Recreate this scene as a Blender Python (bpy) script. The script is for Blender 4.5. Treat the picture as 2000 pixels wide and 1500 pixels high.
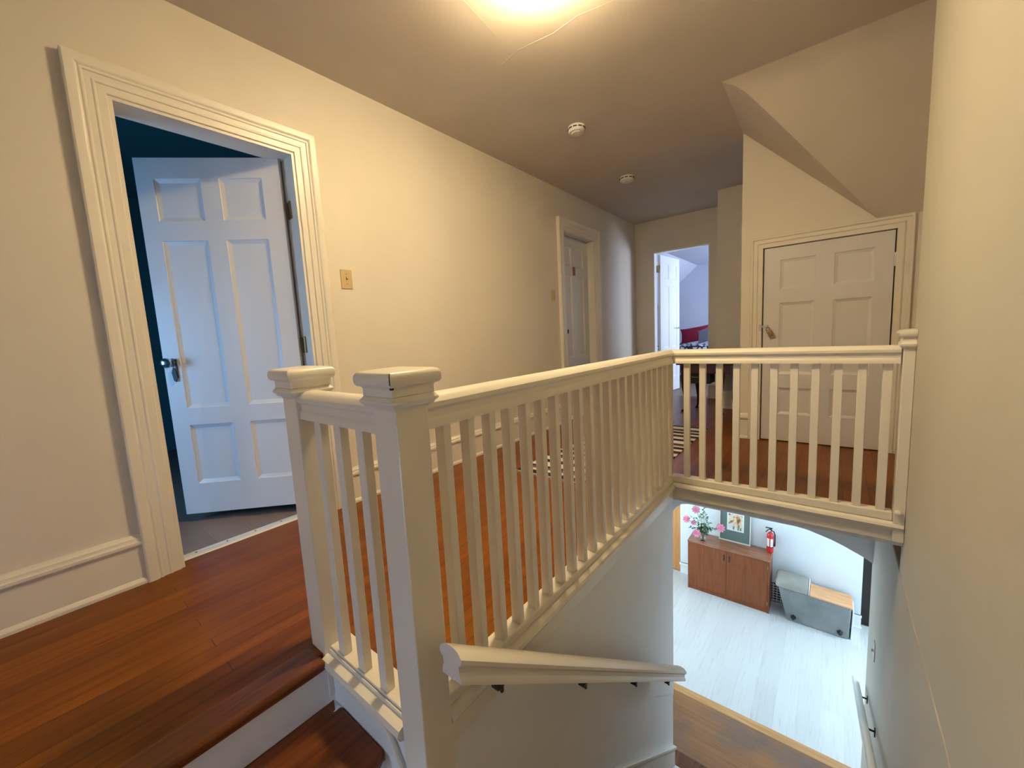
import bpy, bmesh, math, random
from mathutils import Vector, Matrix, Euler
random.seed(7)
for o in list(bpy.data.objects): bpy.data.objects.remove(o, do_unlink=True)
SC = bpy.context.scene
COL = SC.collection
PI = math.pi

# ---------------------------------------------------------------- camera
cam_d = bpy.data.cameras.new('camera'); cam = bpy.data.objects.new('camera', cam_d); COL.objects.link(cam)
R_ = Vector((0.78012599, 0.62345745, -0.05200238)); U_ = Vector((-0.03268242, 0.12362015, 0.99179127)); F_ = Vector((-0.62476819, 0.77202258, -0.11681539))
cam.matrix_world = Matrix(((R_.x, U_.x, -F_.x, 2.3258), (R_.y, U_.y, -F_.y, 0.1737), (R_.z, U_.z, -F_.z, 0.9791), (0, 0, 0, 1)))
cam_d.sensor_fit = 'HORIZONTAL'; cam_d.sensor_width = 36.0; cam_d.lens = 780.28/2000*36
cam_d.clip_start = 0.02; cam_d.clip_end = 100
SC.camera = cam

# ---------------------------------------------------------------- world / exposure
w = bpy.data.worlds.new('world'); SC.world = w; w.use_nodes = True
w.node_tree.nodes['Background'].inputs[0].default_value = (0.62, 0.78, 1.0, 1)
w.node_tree.nodes['Background'].inputs[1].default_value = 0.6
vs = SC.view_settings
vs.view_transform = 'Standard'; vs.look = 'None'; vs.gamma = 1.0; vs.use_curve_mapping = False
vs.exposure = 0.42

# ---------------------------------------------------------------- lights (daylight through the windows)
def area(name, loc, direction, sx, sy, power, col, spread=PI):
    d = bpy.data.lights.new(name, 'AREA'); d.shape = 'RECTANGLE'; d.size = sx; d.size_y = sy
    d.energy = power; d.color = col; d.spread = spread
    o = bpy.data.objects.new(name, d); COL.objects.link(o); o.location = loc
    o.rotation_euler = Vector(direction).to_track_quat('-Z', 'Y').to_euler()
    return o
DAY = (0.62, 0.80, 1.0)
area('hall_daylight', (-0.9, 5.25, -1.45), (1, 0.0, -0.1), 1.3, 1.3, 38, (0.72, 0.93, 1.0))
area('hall_daylight_right', (3.98, 6.3, -1.4), (-0.75, -1, -0.02), 0.9, 1.4, 76, (0.66, 0.84, 1.0))
area('alcove_added_light', (3.28, 4.62, 1.35), (-1, 0.12, -0.02), 0.5, 0.8, 0.12, (0.55, 0.7, 1.0))  # added dim light, no such source is known in the alcove
area('bedroom_daylight', (2.9, 7.85, 1.35), (-1, -0.25, 0.0), 0.9, 1.1, 58, (0.66, 0.79, 1.0))
area('blue_room_daylight', (-0.62, -0.90, 0.95), (0.05, 1, -0.25), 0.75, 0.9, 18.0, (0.22, 0.54, 1.0))
area('landing_daylight', (1.38, -1.12, 0.06), (0.08, 1, 0.12), 0.45, 0.42, 5.4, (0.42, 0.64, 1.0))
# the ceiling lamp's position (its lit glass bowl is the light source)
LX, LY, H = 1.36, 1.68, 2.5135

# ---------------------------------------------------------------- materials
def new_mat(name):
    m = bpy.data.materials.new(name); m.use_nodes = True
    nt = m.node_tree; b = nt.nodes['Principled BSDF']
    return m, nt, b
def paint(name, col, rough=0.5, bump=0.02, scale=60, var=0.03, spec=0.4, metallic=0.0, trans=0.0):
    m, nt, b = new_mat(name)
    tc = nt.nodes.new('ShaderNodeTexCoord'); n = nt.nodes.new('ShaderNodeTexNoise'); n.inputs['Scale'].default_value = scale; n.inputs['Detail'].default_value = 3
    nt.links.new(tc.outputs['Object'], n.inputs['Vector'])
    n2 = nt.nodes.new('ShaderNodeTexNoise'); n2.inputs['Scale'].default_value = 2.2; n2.inputs['Detail'].default_value = 4
    nt.links.new(tc.outputs['Object'], n2.inputs['Vector'])
    r = nt.nodes.new('ShaderNodeValToRGB')
    r.color_ramp.elements[0].position = 0.3; r.color_ramp.elements[1].position = 0.7
    r.color_ramp.elements[0].color = tuple(max(0, c*(1-var)) for c in col)+(1,)
    r.color_ramp.elements[1].color = tuple(min(1, c*(1+var)) for c in col)+(1,)
    nt.links.new(n2.outputs['Fac'], r.inputs['Fac']); nt.links.new(r.outputs['Color'], b.inputs['Base Color'])
    bp_ = nt.nodes.new('ShaderNodeBump'); bp_.inputs['Strength'].default_value = bump*6; bp_.inputs['Distance'].default_value = 0.002
    nt.links.new(n.outputs['Fac'], bp_.inputs['Height']); nt.links.new(bp_.outputs['Normal'], b.inputs['Normal'])
    b.inputs['Roughness'].default_value = rough; b.inputs['Specular IOR Level'].default_value = spec
    b.inputs['Metallic'].default_value = metallic
    if trans: b.inputs['Transmission Weight'].default_value = trans
    return m
def planks(name, c1, c2, gap, along, width, length, rough, grain=1.0, spec=0.5, wear=None):
    m, nt, b = new_mat(name); N = nt.nodes; L = nt.links
    tc = N.new('ShaderNodeTexCoord'); mp = N.new('ShaderNodeMapping')
    if along == 'y': mp.inputs['Rotation'].default_value = (0, 0, PI/2)
    L.new(tc.outputs['Object'], mp.inputs['Vector'])
    br = N.new('ShaderNodeTexBrick'); br.offset = 0.37; br.offset_frequency = 3
    br.inputs['Scale'].default_value = 1; br.inputs['Brick Width'].default_value = length; br.inputs['Row Height'].default_value = width
    br.inputs['Mortar Size'].default_value = 0.0012; br.inputs['Mortar Smooth'].default_value = 0.3; br.inputs['Bias'].default_value = 0
    br.inputs['Color1'].default_value = (0, 0, 0, 1); br.inputs['Color2'].default_value = (1, 1, 1, 1); br.inputs['Mortar'].default_value = (0.5, 0.5, 0.5, 1)
    L.new(mp.outputs['Vector'], br.inputs['Vector'])
    st = N.new('ShaderNodeMapping'); st.inputs['Scale'].default_value = (1.4, 26, 1); L.new(mp.outputs['Vector'], st.inputs['Vector'])
    no = N.new('ShaderNodeTexNoise'); no.inputs['Scale'].default_value = 2.0; no.inputs['Detail'].default_value = 6; no.inputs['Distortion'].default_value = 0.6
    L.new(st.outputs['Vector'], no.inputs['Vector'])
    mx = N.new('ShaderNodeMix'); mx.data_type = 'FLOAT'; mx.inputs[0].default_value = 0.55*grain
    L.new(br.outputs['Color'], mx.inputs[2]); L.new(no.outputs['Fac'], mx.inputs[3])
    rp = N.new('ShaderNodeValToRGB'); rp.color_ramp.elements[0].position = 0.2; rp.color_ramp.elements[1].position = 0.8
    rp.color_ramp.elements[0].color = c1+(1,); rp.color_ramp.elements[1].color = c2+(1,)
    L.new(mx.outputs[0], rp.inputs['Fac'])
    out = rp.outputs['Color']
    if wear:
        wn = N.new('ShaderNodeTexNoise'); wn.inputs['Scale'].default_value = 1.6; wn.inputs['Detail'].default_value = 5; L.new(tc.outputs['Object'], wn.inputs['Vector'])
        wr = N.new('ShaderNodeValToRGB'); wr.color_ramp.elements[0].position = 0.5; wr.color_ramp.elements[1].position = 0.68; L.new(wn.outputs['Fac'], wr.inputs['Fac'])
        wm = N.new('ShaderNodeMix'); wm.data_type = 'RGBA'; L.new(wr.outputs['Color'], wm.inputs[0]); L.new(out, wm.inputs[6]); wm.inputs[7].default_value = wear+(1,)
        out = wm.outputs[2]
    mm = N.new('ShaderNodeMix'); mm.data_type = 'RGBA'; L.new(br.outputs['Fac'], mm.inputs[0]); L.new(out, mm.inputs[6]); mm.inputs[7].default_value = gap+(1,)
    L.new(mm.outputs[2], b.inputs['Base Color'])
    rn = N.new('ShaderNodeMapRange'); rn.inputs['To Min'].default_value = rough*0.75; rn.inputs['To Max'].default_value = rough*1.35
    L.new(no.outputs['Fac'], rn.inputs['Value']); L.new(rn.outputs['Result'], b.inputs['Roughness'])
    bp_ = N.new('ShaderNodeBump'); bp_.inputs['Strength'].default_value = 0.35; bp_.inputs['Distance'].default_value = 0.001; bp_.invert = True
    L.new(br.outputs['Fac'], bp_.inputs['Height']); L.new(bp_.outputs['Normal'], b.inputs['Normal'])
    b.inputs['Specular IOR Level'].default_value = spec
    return m
def woodgrain(name, c1, c2, rough=0.4, rot=(0, 0, 0), scale=(1, 14, 14), spec=0.4):
    m, nt, b = new_mat(name); N = nt.nodes; L = nt.links
    tc = N.new('ShaderNodeTexCoord'); mp = N.new('ShaderNodeMapping'); mp.inputs['Rotation'].default_value = rot; mp.inputs['Scale'].default_value = scale
    L.new(tc.outputs['Object'], mp.inputs['Vector'])
    no = N.new('ShaderNodeTexNoise'); no.inputs['Scale'].default_value = 2.5; no.inputs['Detail'].default_value = 6; no.inputs['Distortion'].default_value = 0.8
    L.new(mp.outputs['Vector'], no.inputs['Vector'])
    rp = N.new('ShaderNodeValToRGB'); rp.color_ramp.elements[0].position = 0.3; rp.color_ramp.elements[1].position = 0.7
    rp.color_ramp.elements[0].color = c1+(1,); rp.color_ramp.elements[1].color = c2+(1,)
    L.new(no.outputs['Fac'], rp.inputs['Fac']); L.new(rp.outputs['Color'], b.inputs['Base Color'])
    b.inputs['Roughness'].default_value = rough; b.inputs['Specular IOR Level'].default_value = spec
    return m
M = {}
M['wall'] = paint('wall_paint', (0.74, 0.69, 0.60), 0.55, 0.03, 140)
M['right_wall_dimmed'] = paint('right_wall_dimmed_paint', (0.55, 0.525, 0.45), 0.6, 0.03, 140)  # cream darkened to stand in for the weaker light on this wall
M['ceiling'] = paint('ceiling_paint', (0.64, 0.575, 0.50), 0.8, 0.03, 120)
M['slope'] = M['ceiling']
M['trim'] = paint('trim_paint', (0.80, 0.76, 0.67), 0.32, 0.015, 90, 0.02, 0.5)
M['white_wall'] = paint('hall_wall_paint', (0.80, 0.84, 0.86), 0.55, 0.02, 120)
M['stair_wall'] = paint('stair_wall_paint', (0.82, 0.83, 0.84), 0.5, 0.02, 120)
M['white_trim'] = paint('hall_trim_paint', (0.88, 0.90, 0.90), 0.35)
M['teal'] = paint('teal_paint', (0.045, 0.15, 0.17), 0.6)
M['bed_wall'] = paint('bedroom_paint', (0.62, 0.64, 0.74), 0.6)
M['door'] = paint('door_paint', (0.70, 0.70, 0.71), 0.35, 0.015, 80, 0.02, 0.5)
M['floor'] = planks('oak_floor', (0.115, 0.028, 0.001), (0.27, 0.080, 0.003), (0.035, 0.012, 0.003), 'y', 0.057, 1.3, 0.30, 1.3, spec=0.2, wear=(0.24, 0.082, 0.003))
M['tread'] = woodgrain('tread_wood', (0.085, 0.02, 0.004), (0.22, 0.062, 0.010), 0.28, scale=(14, 1, 14))
M['landing_wood'] = planks('landing_oak', (0.26, 0.11, 0.035), (0.46, 0.20, 0.065), (0.16, 0.06, 0.02), 'x', 0.057, 3.0, 0.3, 1.3, wear=(0.20, 0.12, 0.085))
M['nosing_wood'] = woodgrain('nosing_oak', (0.55, 0.26, 0.09), (0.70, 0.38, 0.15), 0.35, scale=(1, 14, 14))
M['vinyl'] = planks('vinyl_plank', (0.55, 0.55, 0.55), (0.66, 0.66, 0.65), (0.50, 0.50, 0.50), 'y', 0.18, 1.2, 0.28, 1.0)
M['grey_floor'] = planks('grey_laminate', (0.16, 0.115, 0.09), (0.25, 0.185, 0.15), (0.12, 0.09, 0.07), 'x', 0.18, 1.6, 0.45, 1.4)
M['steel'] = paint('brushed_steel', (0.62, 0.60, 0.57), 0.3, 0.01, 200, 0.04, 0.5, 1.0)
M['bright_steel'] = paint('bright_strip_metal', (0.85, 0.83, 0.78), 0.38, 0.01, 200, 0.04, 0.6, 0.35)
M['chrome'] = paint('dark_chrome', (0.45, 0.46, 0.48), 0.18, 0.005, 80, 0.02, 0.5, 1.0)
M['brass'] = paint('old_brass', (0.38, 0.27, 0.13), 0.35, 0.01, 80, 0.06, 0.5, 1.0)
M['black_metal'] = paint('black_metal', (0.02, 0.018, 0.015), 0.4, 0.01, 80, 0.1)
M['black'] = paint('black_plastic', (0.012, 0.014, 0.015), 0.45, 0.01, 80, 0.1)
M['almond'] = paint('almond_plastic', (0.56, 0.44, 0.24), 0.35, 0.005, 80, 0.02)
M['white_plastic'] = paint('white_plastic', (0.78, 0.76, 0.72), 0.4, 0.005, 80, 0.02)
M['dark_slot'] = paint('dark_slot', (0.03, 0.025, 0.02), 0.8)
M['cabinet'] = woodgrain('teak_veneer', (0.20, 0.050, 0.013), (0.29, 0.082, 0.024), 0.35, scale=(16, 16, 1.2))
M['cabinet_top'] = woodgrain('teak_top', (0.24, 0.085, 0.04), (0.40, 0.17, 0.09), 0.22, scale=(1.5, 18, 10), spec=0.7)
M['velvet'] = paint('grey_velvet', (0.25, 0.26, 0.255), 0.9, 0.08, 90, 0.3, 0.2)
M['cushion'] = paint('taupe_velvet', (0.34, 0.325, 0.285), 0.9, 0.08, 60, 0.25, 0.2)
M['pine'] = woodgrain('pine_board', (0.62, 0.30, 0.13), (0.78, 0.43, 0.22), 0.4, scale=(1.5, 16, 16))
M['orange_wood'] = woodgrain('orange_door_wood', (0.50, 0.21, 0.06), (0.66, 0.31, 0.11), 0.4, scale=(14, 14, 1.2))
M['red'] = paint('red_enamel', (0.62, 0.02, 0.02), 0.25, 0.005, 80, 0.02, 0.6)
M['label'] = paint('paper_label', (0.82, 0.78, 0.76), 0.5)
M['mat_board'] = paint('green_mat_board', (0.155, 0.20, 0.18), 0.7, 0.02, 200)
M['paper'] = paint('white_paper', (0.86, 0.88, 0.84), 0.7, 0.02, 200, 0.02)
M['frame_metal'] = paint('pale_gold_frame', (0.80, 0.76, 0.66), 0.35, 0.01, 80, 0.02)
M['leaf'] = paint('leaf_green', (0.05, 0.14, 0.05), 0.5, 0.02, 60, 0.3)
M['pale_leaf'] = paint('eucalyptus', (0.22, 0.32, 0.22), 0.6, 0.02, 60, 0.2)
M['pink'] = paint('pink_petal', (0.88, 0.33, 0.47), 0.6, 0.03, 40, 0.15)
M['pale_pink'] = paint('pale_petal', (0.86, 0.62, 0.66), 0.6, 0.03, 40, 0.1)
M['dark_wood'] = paint('dark_cherry', (0.045, 0.012, 0.009), 0.25, 0.01, 40, 0.2, 0.6)
M['crimson'] = paint('crimson_cotton', (0.26, 0.012, 0.035), 0.85, 0.05, 90)
M['grey_cotton'] = paint('grey_cotton', (0.28, 0.29, 0.33), 0.85, 0.05, 90)
M['sheet'] = paint('bed_linen', (0.5, 0.52, 0.6), 0.85, 0.05, 90)
M['brown_dark'] = paint('dark_brown_door', (0.018, 0.012, 0.009), 0.4)
M['red_tag'] = paint('red_tag_paper', (0.36, 0.12, 0.07), 0.6)
M['shade_dark'] = paint('green_painted_clip', (0.10, 0.11, 0.07), 0.4, metallic=0.6)

def glass(name, rough=0.02, col=(1, 1, 1)):
    m, nt, b = new_mat(name); b.inputs['Transmission Weight'].default_value = 1.0; b.inputs['Roughness'].default_value = rough
    n = nt.nodes.new('ShaderNodeTexNoise'); n.inputs['Scale'].default_value = 30
    bp_ = nt.nodes.new('ShaderNodeBump'); bp_.inputs['Strength'].default_value = 0.03; nt.links.new(n.outputs['Fac'], bp_.inputs['Height']); nt.links.new(bp_.outputs['Normal'], b.inputs['Normal'])
    b.inputs['Base Color'].default_value = col+(1,); b.inputs['IOR'].default_value = 1.45
    return m
M['glass'] = glass('clear_glass')
def glow(name, col, strength):
    m, nt, b = new_mat(name)
    tc = nt.nodes.new('ShaderNodeTexCoord'); n = nt.nodes.new('ShaderNodeTexNoise'); n.inputs['Scale'].default_value = 9; nt.links.new(tc.outputs['Object'], n.inputs['Vector'])
    r = nt.nodes.new('ShaderNodeMapRange'); r.inputs['To Min'].default_value = strength*0.9; r.inputs['To Max'].default_value = strength*1.1
    nt.links.new(n.outputs['Fac'], r.inputs['Value']); nt.links.new(r.outputs['Result'], b.inputs['Emission Strength'])
    b.inputs['Emission Color'].default_value = col+(1,); b.inputs['Base Color'].default_value = (0.9, 0.85, 0.75, 1); b.inputs['Roughness'].default_value = 0.3
    return m
M['lamp_glow'] = glow('lit_frosted_glass', (1.0, 0.765, 0.43), 108)
M['sky_pane'] = glass('window_pane_glass')

def rug_mat():
    m, nt, b = new_mat('striped_cotton'); N = nt.nodes; L = nt.links
    tc = N.new('ShaderNodeTexCoord'); sp = N.new('ShaderNodeSeparateXYZ'); L.new(tc.outputs['Object'], sp.inputs[0])
    mr = N.new('ShaderNodeMath'); mr.operation = 'MULTIPLY'; mr.inputs[1].default_value = 1/0.52; L.new(sp.outputs['Y'], mr.inputs[0])
    fr = N.new('ShaderNodeMath'); fr.operation = 'FRACT'; L.new(mr.outputs[0], fr.inputs[0])
    rp = N.new('ShaderNodeValToRGB'); rp.color_ramp.interpolation = 'CONSTANT'
    W = (0.84, 0.80, 0.76, 1); K = (0.016, 0.014, 0.02, 1); P = (0.17, 0.11, 0.16, 1)
    seq = [(0, W), (.10, K), (.22, W), (.36, P), (.42, K), (.50, W), (.60, K), (.72, W), (.80, P), (.88, K), (.94, W)]
    e = rp.color_ramp.elements
    e[0].position = 0; e[0].color = seq[0][1]; e[1].position = seq[1][0]; e[1].color = seq[1][1]
    for p, c in seq[2:]:
        k = e.new(p); k.color = c
    L.new(fr.outputs[0], rp.inputs['Fac']); L.new(rp.outputs['Color'], b.inputs['Base Color'])
    n = N.new('ShaderNodeTexNoise'); n.inputs['Scale'].default_value = 300; L.new(tc.outputs['Object'], n.inputs['Vector'])
    bp_ = N.new('ShaderNodeBump'); bp_.inputs['Strength'].default_value = 0.5; L.new(n.outputs['Fac'], bp_.inputs['Height']); L.new(bp_.outputs['Normal'], b.inputs['Normal'])
    b.inputs['Roughness'].default_value = 0.95
    return m
M['rug'] = rug_mat()
def quilt_mat():
    m, nt, b = new_mat('patterned_quilt'); N = nt.nodes; L = nt.links
    tc = N.new('ShaderNodeTexCoord'); v = N.new('ShaderNodeTexVoronoi'); v.inputs['Scale'].default_value = 11; v.feature = 'DISTANCE_TO_EDGE'
    L.new(tc.outputs['Object'], v.inputs['Vector'])
    rp = N.new('ShaderNodeValToRGB'); rp.color_ramp.elements[0].position = 0.10; rp.color_ramp.elements[1].position = 0.16
    rp.color_ramp.elements[0].color = (0.03, 0.03, 0.06, 1); rp.color_ramp.elements[1].color = (0.8, 0.82, 0.88, 1)
    L.new(v.outputs['Distance'], rp.inputs['Fac']); L.new(rp.outputs['Color'], b.inputs['Base Color']); b.inputs['Roughness'].default_value = 0.9
    return m
M['quilt'] = quilt_mat()
def print_mat():
    m, nt, b = new_mat('generic_print'); N = nt.nodes; L = nt.links
    tc = N.new('ShaderNodeTexCoord'); v = N.new('ShaderNodeTexVoronoi'); v.inputs['Scale'].default_value = 34
    L.new(tc.outputs['Object'], v.inputs['Vector'])
    n = N.new('ShaderNodeTexNoise'); n.inputs['Scale'].default_value = 14; n.inputs['Detail'].default_value = 5; L.new(tc.outputs['Object'], n.inputs['Vector'])
    rp = N.new('ShaderNodeValToRGB'); e = rp.color_ramp.elements
    e[0].position = 0.36; e[0].color = (0.22, 0.10, 0.03, 1); e[1].position = 0.44; e[1].color = (0.55, 0.28, 0.10, 1)
    for p, c in ((0.49, (0.85, 0.55, 0.40, 1)), (0.55, (0.88, 0.82, 0.62, 1)), (0.66, (0.30, 0.33, 0.18, 1))):
        k = e.new(p); k.color = c
    L.new(n.outputs['Fac'], rp.inputs['Fac']); L.new(rp.outputs['Color'], b.inputs['Base Color']); b.inputs['Roughness'].default_value = 0.6
    return m
M['print'] = print_mat()

# ---------------------------------------------------------------- mesh helpers
OFF = {}
def offof(parent):
    return OFF.get(parent.name, Vector((0, 0, 0))) if parent else Vector((0, 0, 0))
def finish(name, bm, mat, parent=None, smooth=False, bevel=0.0, seg=2, kind=None, angle=35):
    off = offof(parent)
    bmesh.ops.recalc_face_normals(bm, faces=bm.faces)
    if off.length: bmesh.ops.translate(bm, verts=bm.verts, vec=-off)
    me = bpy.data.meshes.new(name); bm.to_mesh(me); bm.free()
    me.materials.append(M[mat] if isinstance(mat, str) else mat)
    o = bpy.data.objects.new(name, me); COL.objects.link(o)
    if parent: o.parent = parent
    OFF[o.name] = off
    if smooth:
        for p in me.polygons: p.use_smooth = True
        me.set_sharp_from_angle(angle=math.radians(angle))
    if bevel:
        b = o.modifiers.new('bevel', 'BEVEL'); b.width = bevel; b.segments = seg; b.limit_method = 'ANGLE'; b.angle_limit = math.radians(40)
    if kind: o['kind'] = kind
    return o
def box(bm, x0, x1, y0, y1, z0, z1):
    v = [bm.verts.new((x, y, z)) for x in (x0, x1) for y in (y0, y1) for z in (z0, z1)]
    for f in ((0, 1, 3, 2), (4, 6, 7, 5), (0, 4, 5, 1), (2, 3, 7, 6), (0, 2, 6, 4), (1, 5, 7, 3)):
        bm.faces.new([v[i] for i in f])
    return v
def loft(bm, rings, closed=True, caps=True):
    R = [[bm.verts.new(p) for p in r] for r in rings]
    n = len(R[0])
    for a, b in zip(R[:-1], R[1:]):
        for i in range(n if closed else n-1):
            j = (i+1) % n
            bm.faces.new((a[i], a[j], b[j], b[i]))
    if caps:
        bm.faces.new(R[0][::-1]); bm.faces.new(R[-1])
    return R
def prism(bm, pts, fn, d0, d1):
    """pts 2D outline, fn(u,v,d)->xyz"""
    loft(bm, [[fn(u, v, d0) for u, v in pts], [fn(u, v, d1) for u, v in pts]])
def frame_axes(d):
    d = d.normalized(); up = Vector((0, 0, 1)) if abs(d.z) < 0.95 else Vector((1, 0, 0))
    s = d.cross(up).normalized(); return s, s.cross(d)
def tube(bm, pts, r, n=8):
    pts = [Vector(p) for p in pts]; rings = []
    rs = r if isinstance(r, (list, tuple)) else [r]*len(pts)
    for i, p in enumerate(pts):
        d = (pts[min(i+1, len(pts)-1)]-pts[max(i-1, 0)])
        s, t = frame_axes(d)
        rings.append([p+(s*math.cos(a)+t*math.sin(a))*rs[i] for a in [2*PI*k/n for k in range(n)]])
    loft(bm, rings)
def lathe(bm, c, axis, prof, n=24):
    """prof: list of (radius, distance along axis)"""
    c = Vector(c); ax = Vector(axis).normalized(); s, t = frame_axes(ax)
    rings = [[c+ax*h+(s*math.cos(2*PI*k/n)+t*math.sin(2*PI*k/n))*max(r, 1e-4) for k in range(n)] for r, h in prof]
    loft(bm, rings)
def sphere(bm, c, rx, ry, rz, n=12, m=8):
    rings = []
    for j in range(1, m):
        th = PI*j/m
        rings.append([(c[0]+rx*math.sin(th)*math.cos(2*PI*k/n), c[1]+ry*math.sin(th)*math.sin(2*PI*k/n), c[2]+rz*math.cos(th)) for k in range(n)])
    loft(bm, rings)
def wall_boxes(bm, axis, t0, t1, u0, u1, z0, z1, holes=()):
    """axis 'x': wall thick in x, u is y."""
    def b(ua, ub, za, zb):
        if ub-ua < 1e-4 or zb-za < 1e-4: return
        if axis == 'x': box(bm, t0, t1, ua, ub, za, zb)
        else: box(bm, ua, ub, t0, t1, za, zb)
    cur = u0
    for (a, c, ha, hb) in sorted(holes):
        b(cur, a, z0, z1); b(a, c, z0, ha); b(a, c, hb, z1); cur = c
    b(cur, u1, z0, z1)
def empty(name, loc, label=None, cat=None, group=None, kind=None):
    o = bpy.data.objects.new(name, None); COL.objects.link(o); o.location = loc; o.empty_display_size = 0.05
    OFF[o.name] = Vector(loc)
    tag(o, label, cat, group, kind)
    return o
def tag(o, label=None, cat=None, group=None, kind=None):
    if label: o['label'] = label
    if cat: o['category'] = cat
    if group: o['group'] = group
    if kind: o['kind'] = kind
    return o
def st(o, label, cat='structure'):
    o['kind'] = 'structure'; o['label'] = label; o['category'] = cat; return o

# ================================================================ SETTING
ZL = -2.867        # lower hall floor
YB = -1.2          # wall behind the camera
XR = 2.612         # right wall face
WX = 1.535         # stair wall face
# ---- upper floor
bm = bmesh.new()
box(bm, 0, 1.074, YB, 0.7455, -0.22, 0)
box(bm, -0.12, 0, 0.53, 1.27, -0.22, 0)
box(bm, 0, 1.47, 0.7455, 2.745, -0.1, 0)
box(bm, 0, 3.4, 2.745, 6.19, -0.1, 0)
st(finish('floor', bm, 'floor'), 'reddish brown narrow oak floorboards of the upstairs corridor and landing', 'floor')
bm = bmesh.new(); box(bm, -3.0, -0.12, -1.0, 2.2, -0.22, 0)
st(finish('floor', bm, 'grey_floor'), 'grey brown laminate floor inside the dark teal room at left', 'floor')
bm = bmesh.new(); box(bm, -1.6, 3.0, 6.19, 9.0, -0.22, 0)
st(finish('floor', bm, 'grey_floor'), 'grey floor of the bright bedroom at the end of the corridor', 'floor')
bm = bmesh.new(); box(bm, -2.0, 5.0, 4.05, 7.6, ZL-0.1, ZL)
st(finish('floor', bm, 'vinyl'), 'pale grey vinyl plank floor of the hall downstairs', 'floor')
# ---- first steps beside the near newel
bm = bmesh.new(); box(bm, 1.0, 1.116, YB, 0.6725, -0.032, 0.0005)
o = finish('stair_nosing', bm, 'tread', bevel=0.012, seg=3)
st(o, 'dark reddish wooden nosing along the edge of the upper floor, lower left', 'stair nosing')
bm = bmesh.new(); box(bm, 1.075, 1.0875, YB, 0.70, -0.168, -0.033)
st(finish('stair_riser', bm, 'stair_wall'), 'grey white painted riser under the floor edge, lower left', 'stair riser')
bm = bmesh.new()
pts = [(1.0876, YB), (1.39, YB), (1.39, 0.655), (1.365, 0.698), (1.125, 0.698), (1.125, 0.672), (1.0876, 0.672)]
prism(bm, pts, lambda u, v, d: (u, v, d), -0.20, -0.168)
st(finish('stair_tread', bm, 'tread', bevel=0.010, seg=3), 'dark wooden tread one step below the floor edge, bottom left', 'stair tread')
bm = bmesh.new(); box(bm, 1.35, 1.365, YB, 0.698, -0.336, -0.201)
st(finish('stair_riser', bm, 'stair_wall'), 'painted riser under the lowest visible dark tread, bottom left', 'stair riser')
bm = bmesh.new()
box(bm, 1.365, XR, YB, 0.42, -0.37, -0.336)
st(finish('stair_landing', bm, 'tread'), 'wooden quarter landing under the viewpoint', 'stair landing')
# ---- stair flight going down
n = 12; run = 0.232; rise = (-0.336+2.687)/13
bm = bmesh.new(); bmr = bmesh.new()
for i in range(n):
    y0 = 0.42+i*run; z = -0.336-(i+1)*rise
    xa = WX if y0 < 2.6 else (WX if y0 < 2.745 else 1.03)
    box(bm, xa, XR, y0-0.02, y0+run+0.02, z-0.03, z)
    box(bmr, xa, XR, y0-0.018, y0-0.002, z, z+rise-0.03)
box(bmr, 1.03, XR, 0.42+n*run-0.018, 0.42+n*run-0.002, -2.687, -2.687+rise-0.03)
st(finish('stair_flight', bm, 'tread'), 'wooden treads of the flight hidden beyond the near handrail', 'stairs')
st(finish('stair_riser', bmr, 'stair_wall'), 'painted risers of the hidden stair flight', 'stair riser')
bm = bmesh.new(); box(bm, 1.03, XR, 0.42+n*run, 3.975, ZL, -2.687)
st(finish('stair_landing', bm, 'landing_wood'), 'worn golden oak landing at the foot of the stairs, bottom right', 'stair landing')
bm = bmesh.new(); box(bm, 1.03, XR, 3.975, 4.075, -2.719, -2.6868)
st(finish('stair_nosing', bm, 'nosing_wood', bevel=0.010, seg=3), 'bright orange oak nosing board where the stair landing meets the vinyl floor', 'stair nosing')
bm = bmesh.new(); box(bm, 1.03, XR, 4.03, 4.05, ZL, -2.72)
st(finish('stair_riser', bm, 'white_trim'), 'painted riser between the oak landing and the vinyl floor', 'stair riser')
# ---- walls upstairs
DA0, DA1, DH = 0.5417, 1.2605, 2.03
DB0, DB1, DBH = 4.0466, 4.768, 2.0967
bm = bmesh.new()
wall_boxes(bm, 'x', -0.12, 0, YB, 6.19, 0, H+.05, [(DA0, DA1, 0, DH), (DB0, DB1, 0, DBH)])
st(finish('wall_left', bm, 'wall'), 'long cream wall on the left with two doorways', 'wall')
bm = bmesh.new(); wall_boxes(bm, 'y', 6.0922, 6.19, 0, 1.2391, 0, H+.05, [(0.2642, 1.0103, 0, 2.0716)])
st(finish('wall_far', bm, 'wall'), 'cream end wall of the corridor with the open bedroom doorway', 'wall')
bm = bmesh.new()
wall_boxes(bm, 'y', 5.4172, 5.52, 1.2391, 3.4, 0, H+.05); box(bm, 1.2391, 1.34, 5.52, 6.19, 0, H+.05)
st(finish('wall_alcove', bm, 'wall'), 'narrow cream wall return right of the bedroom doorway', 'wall')
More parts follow.
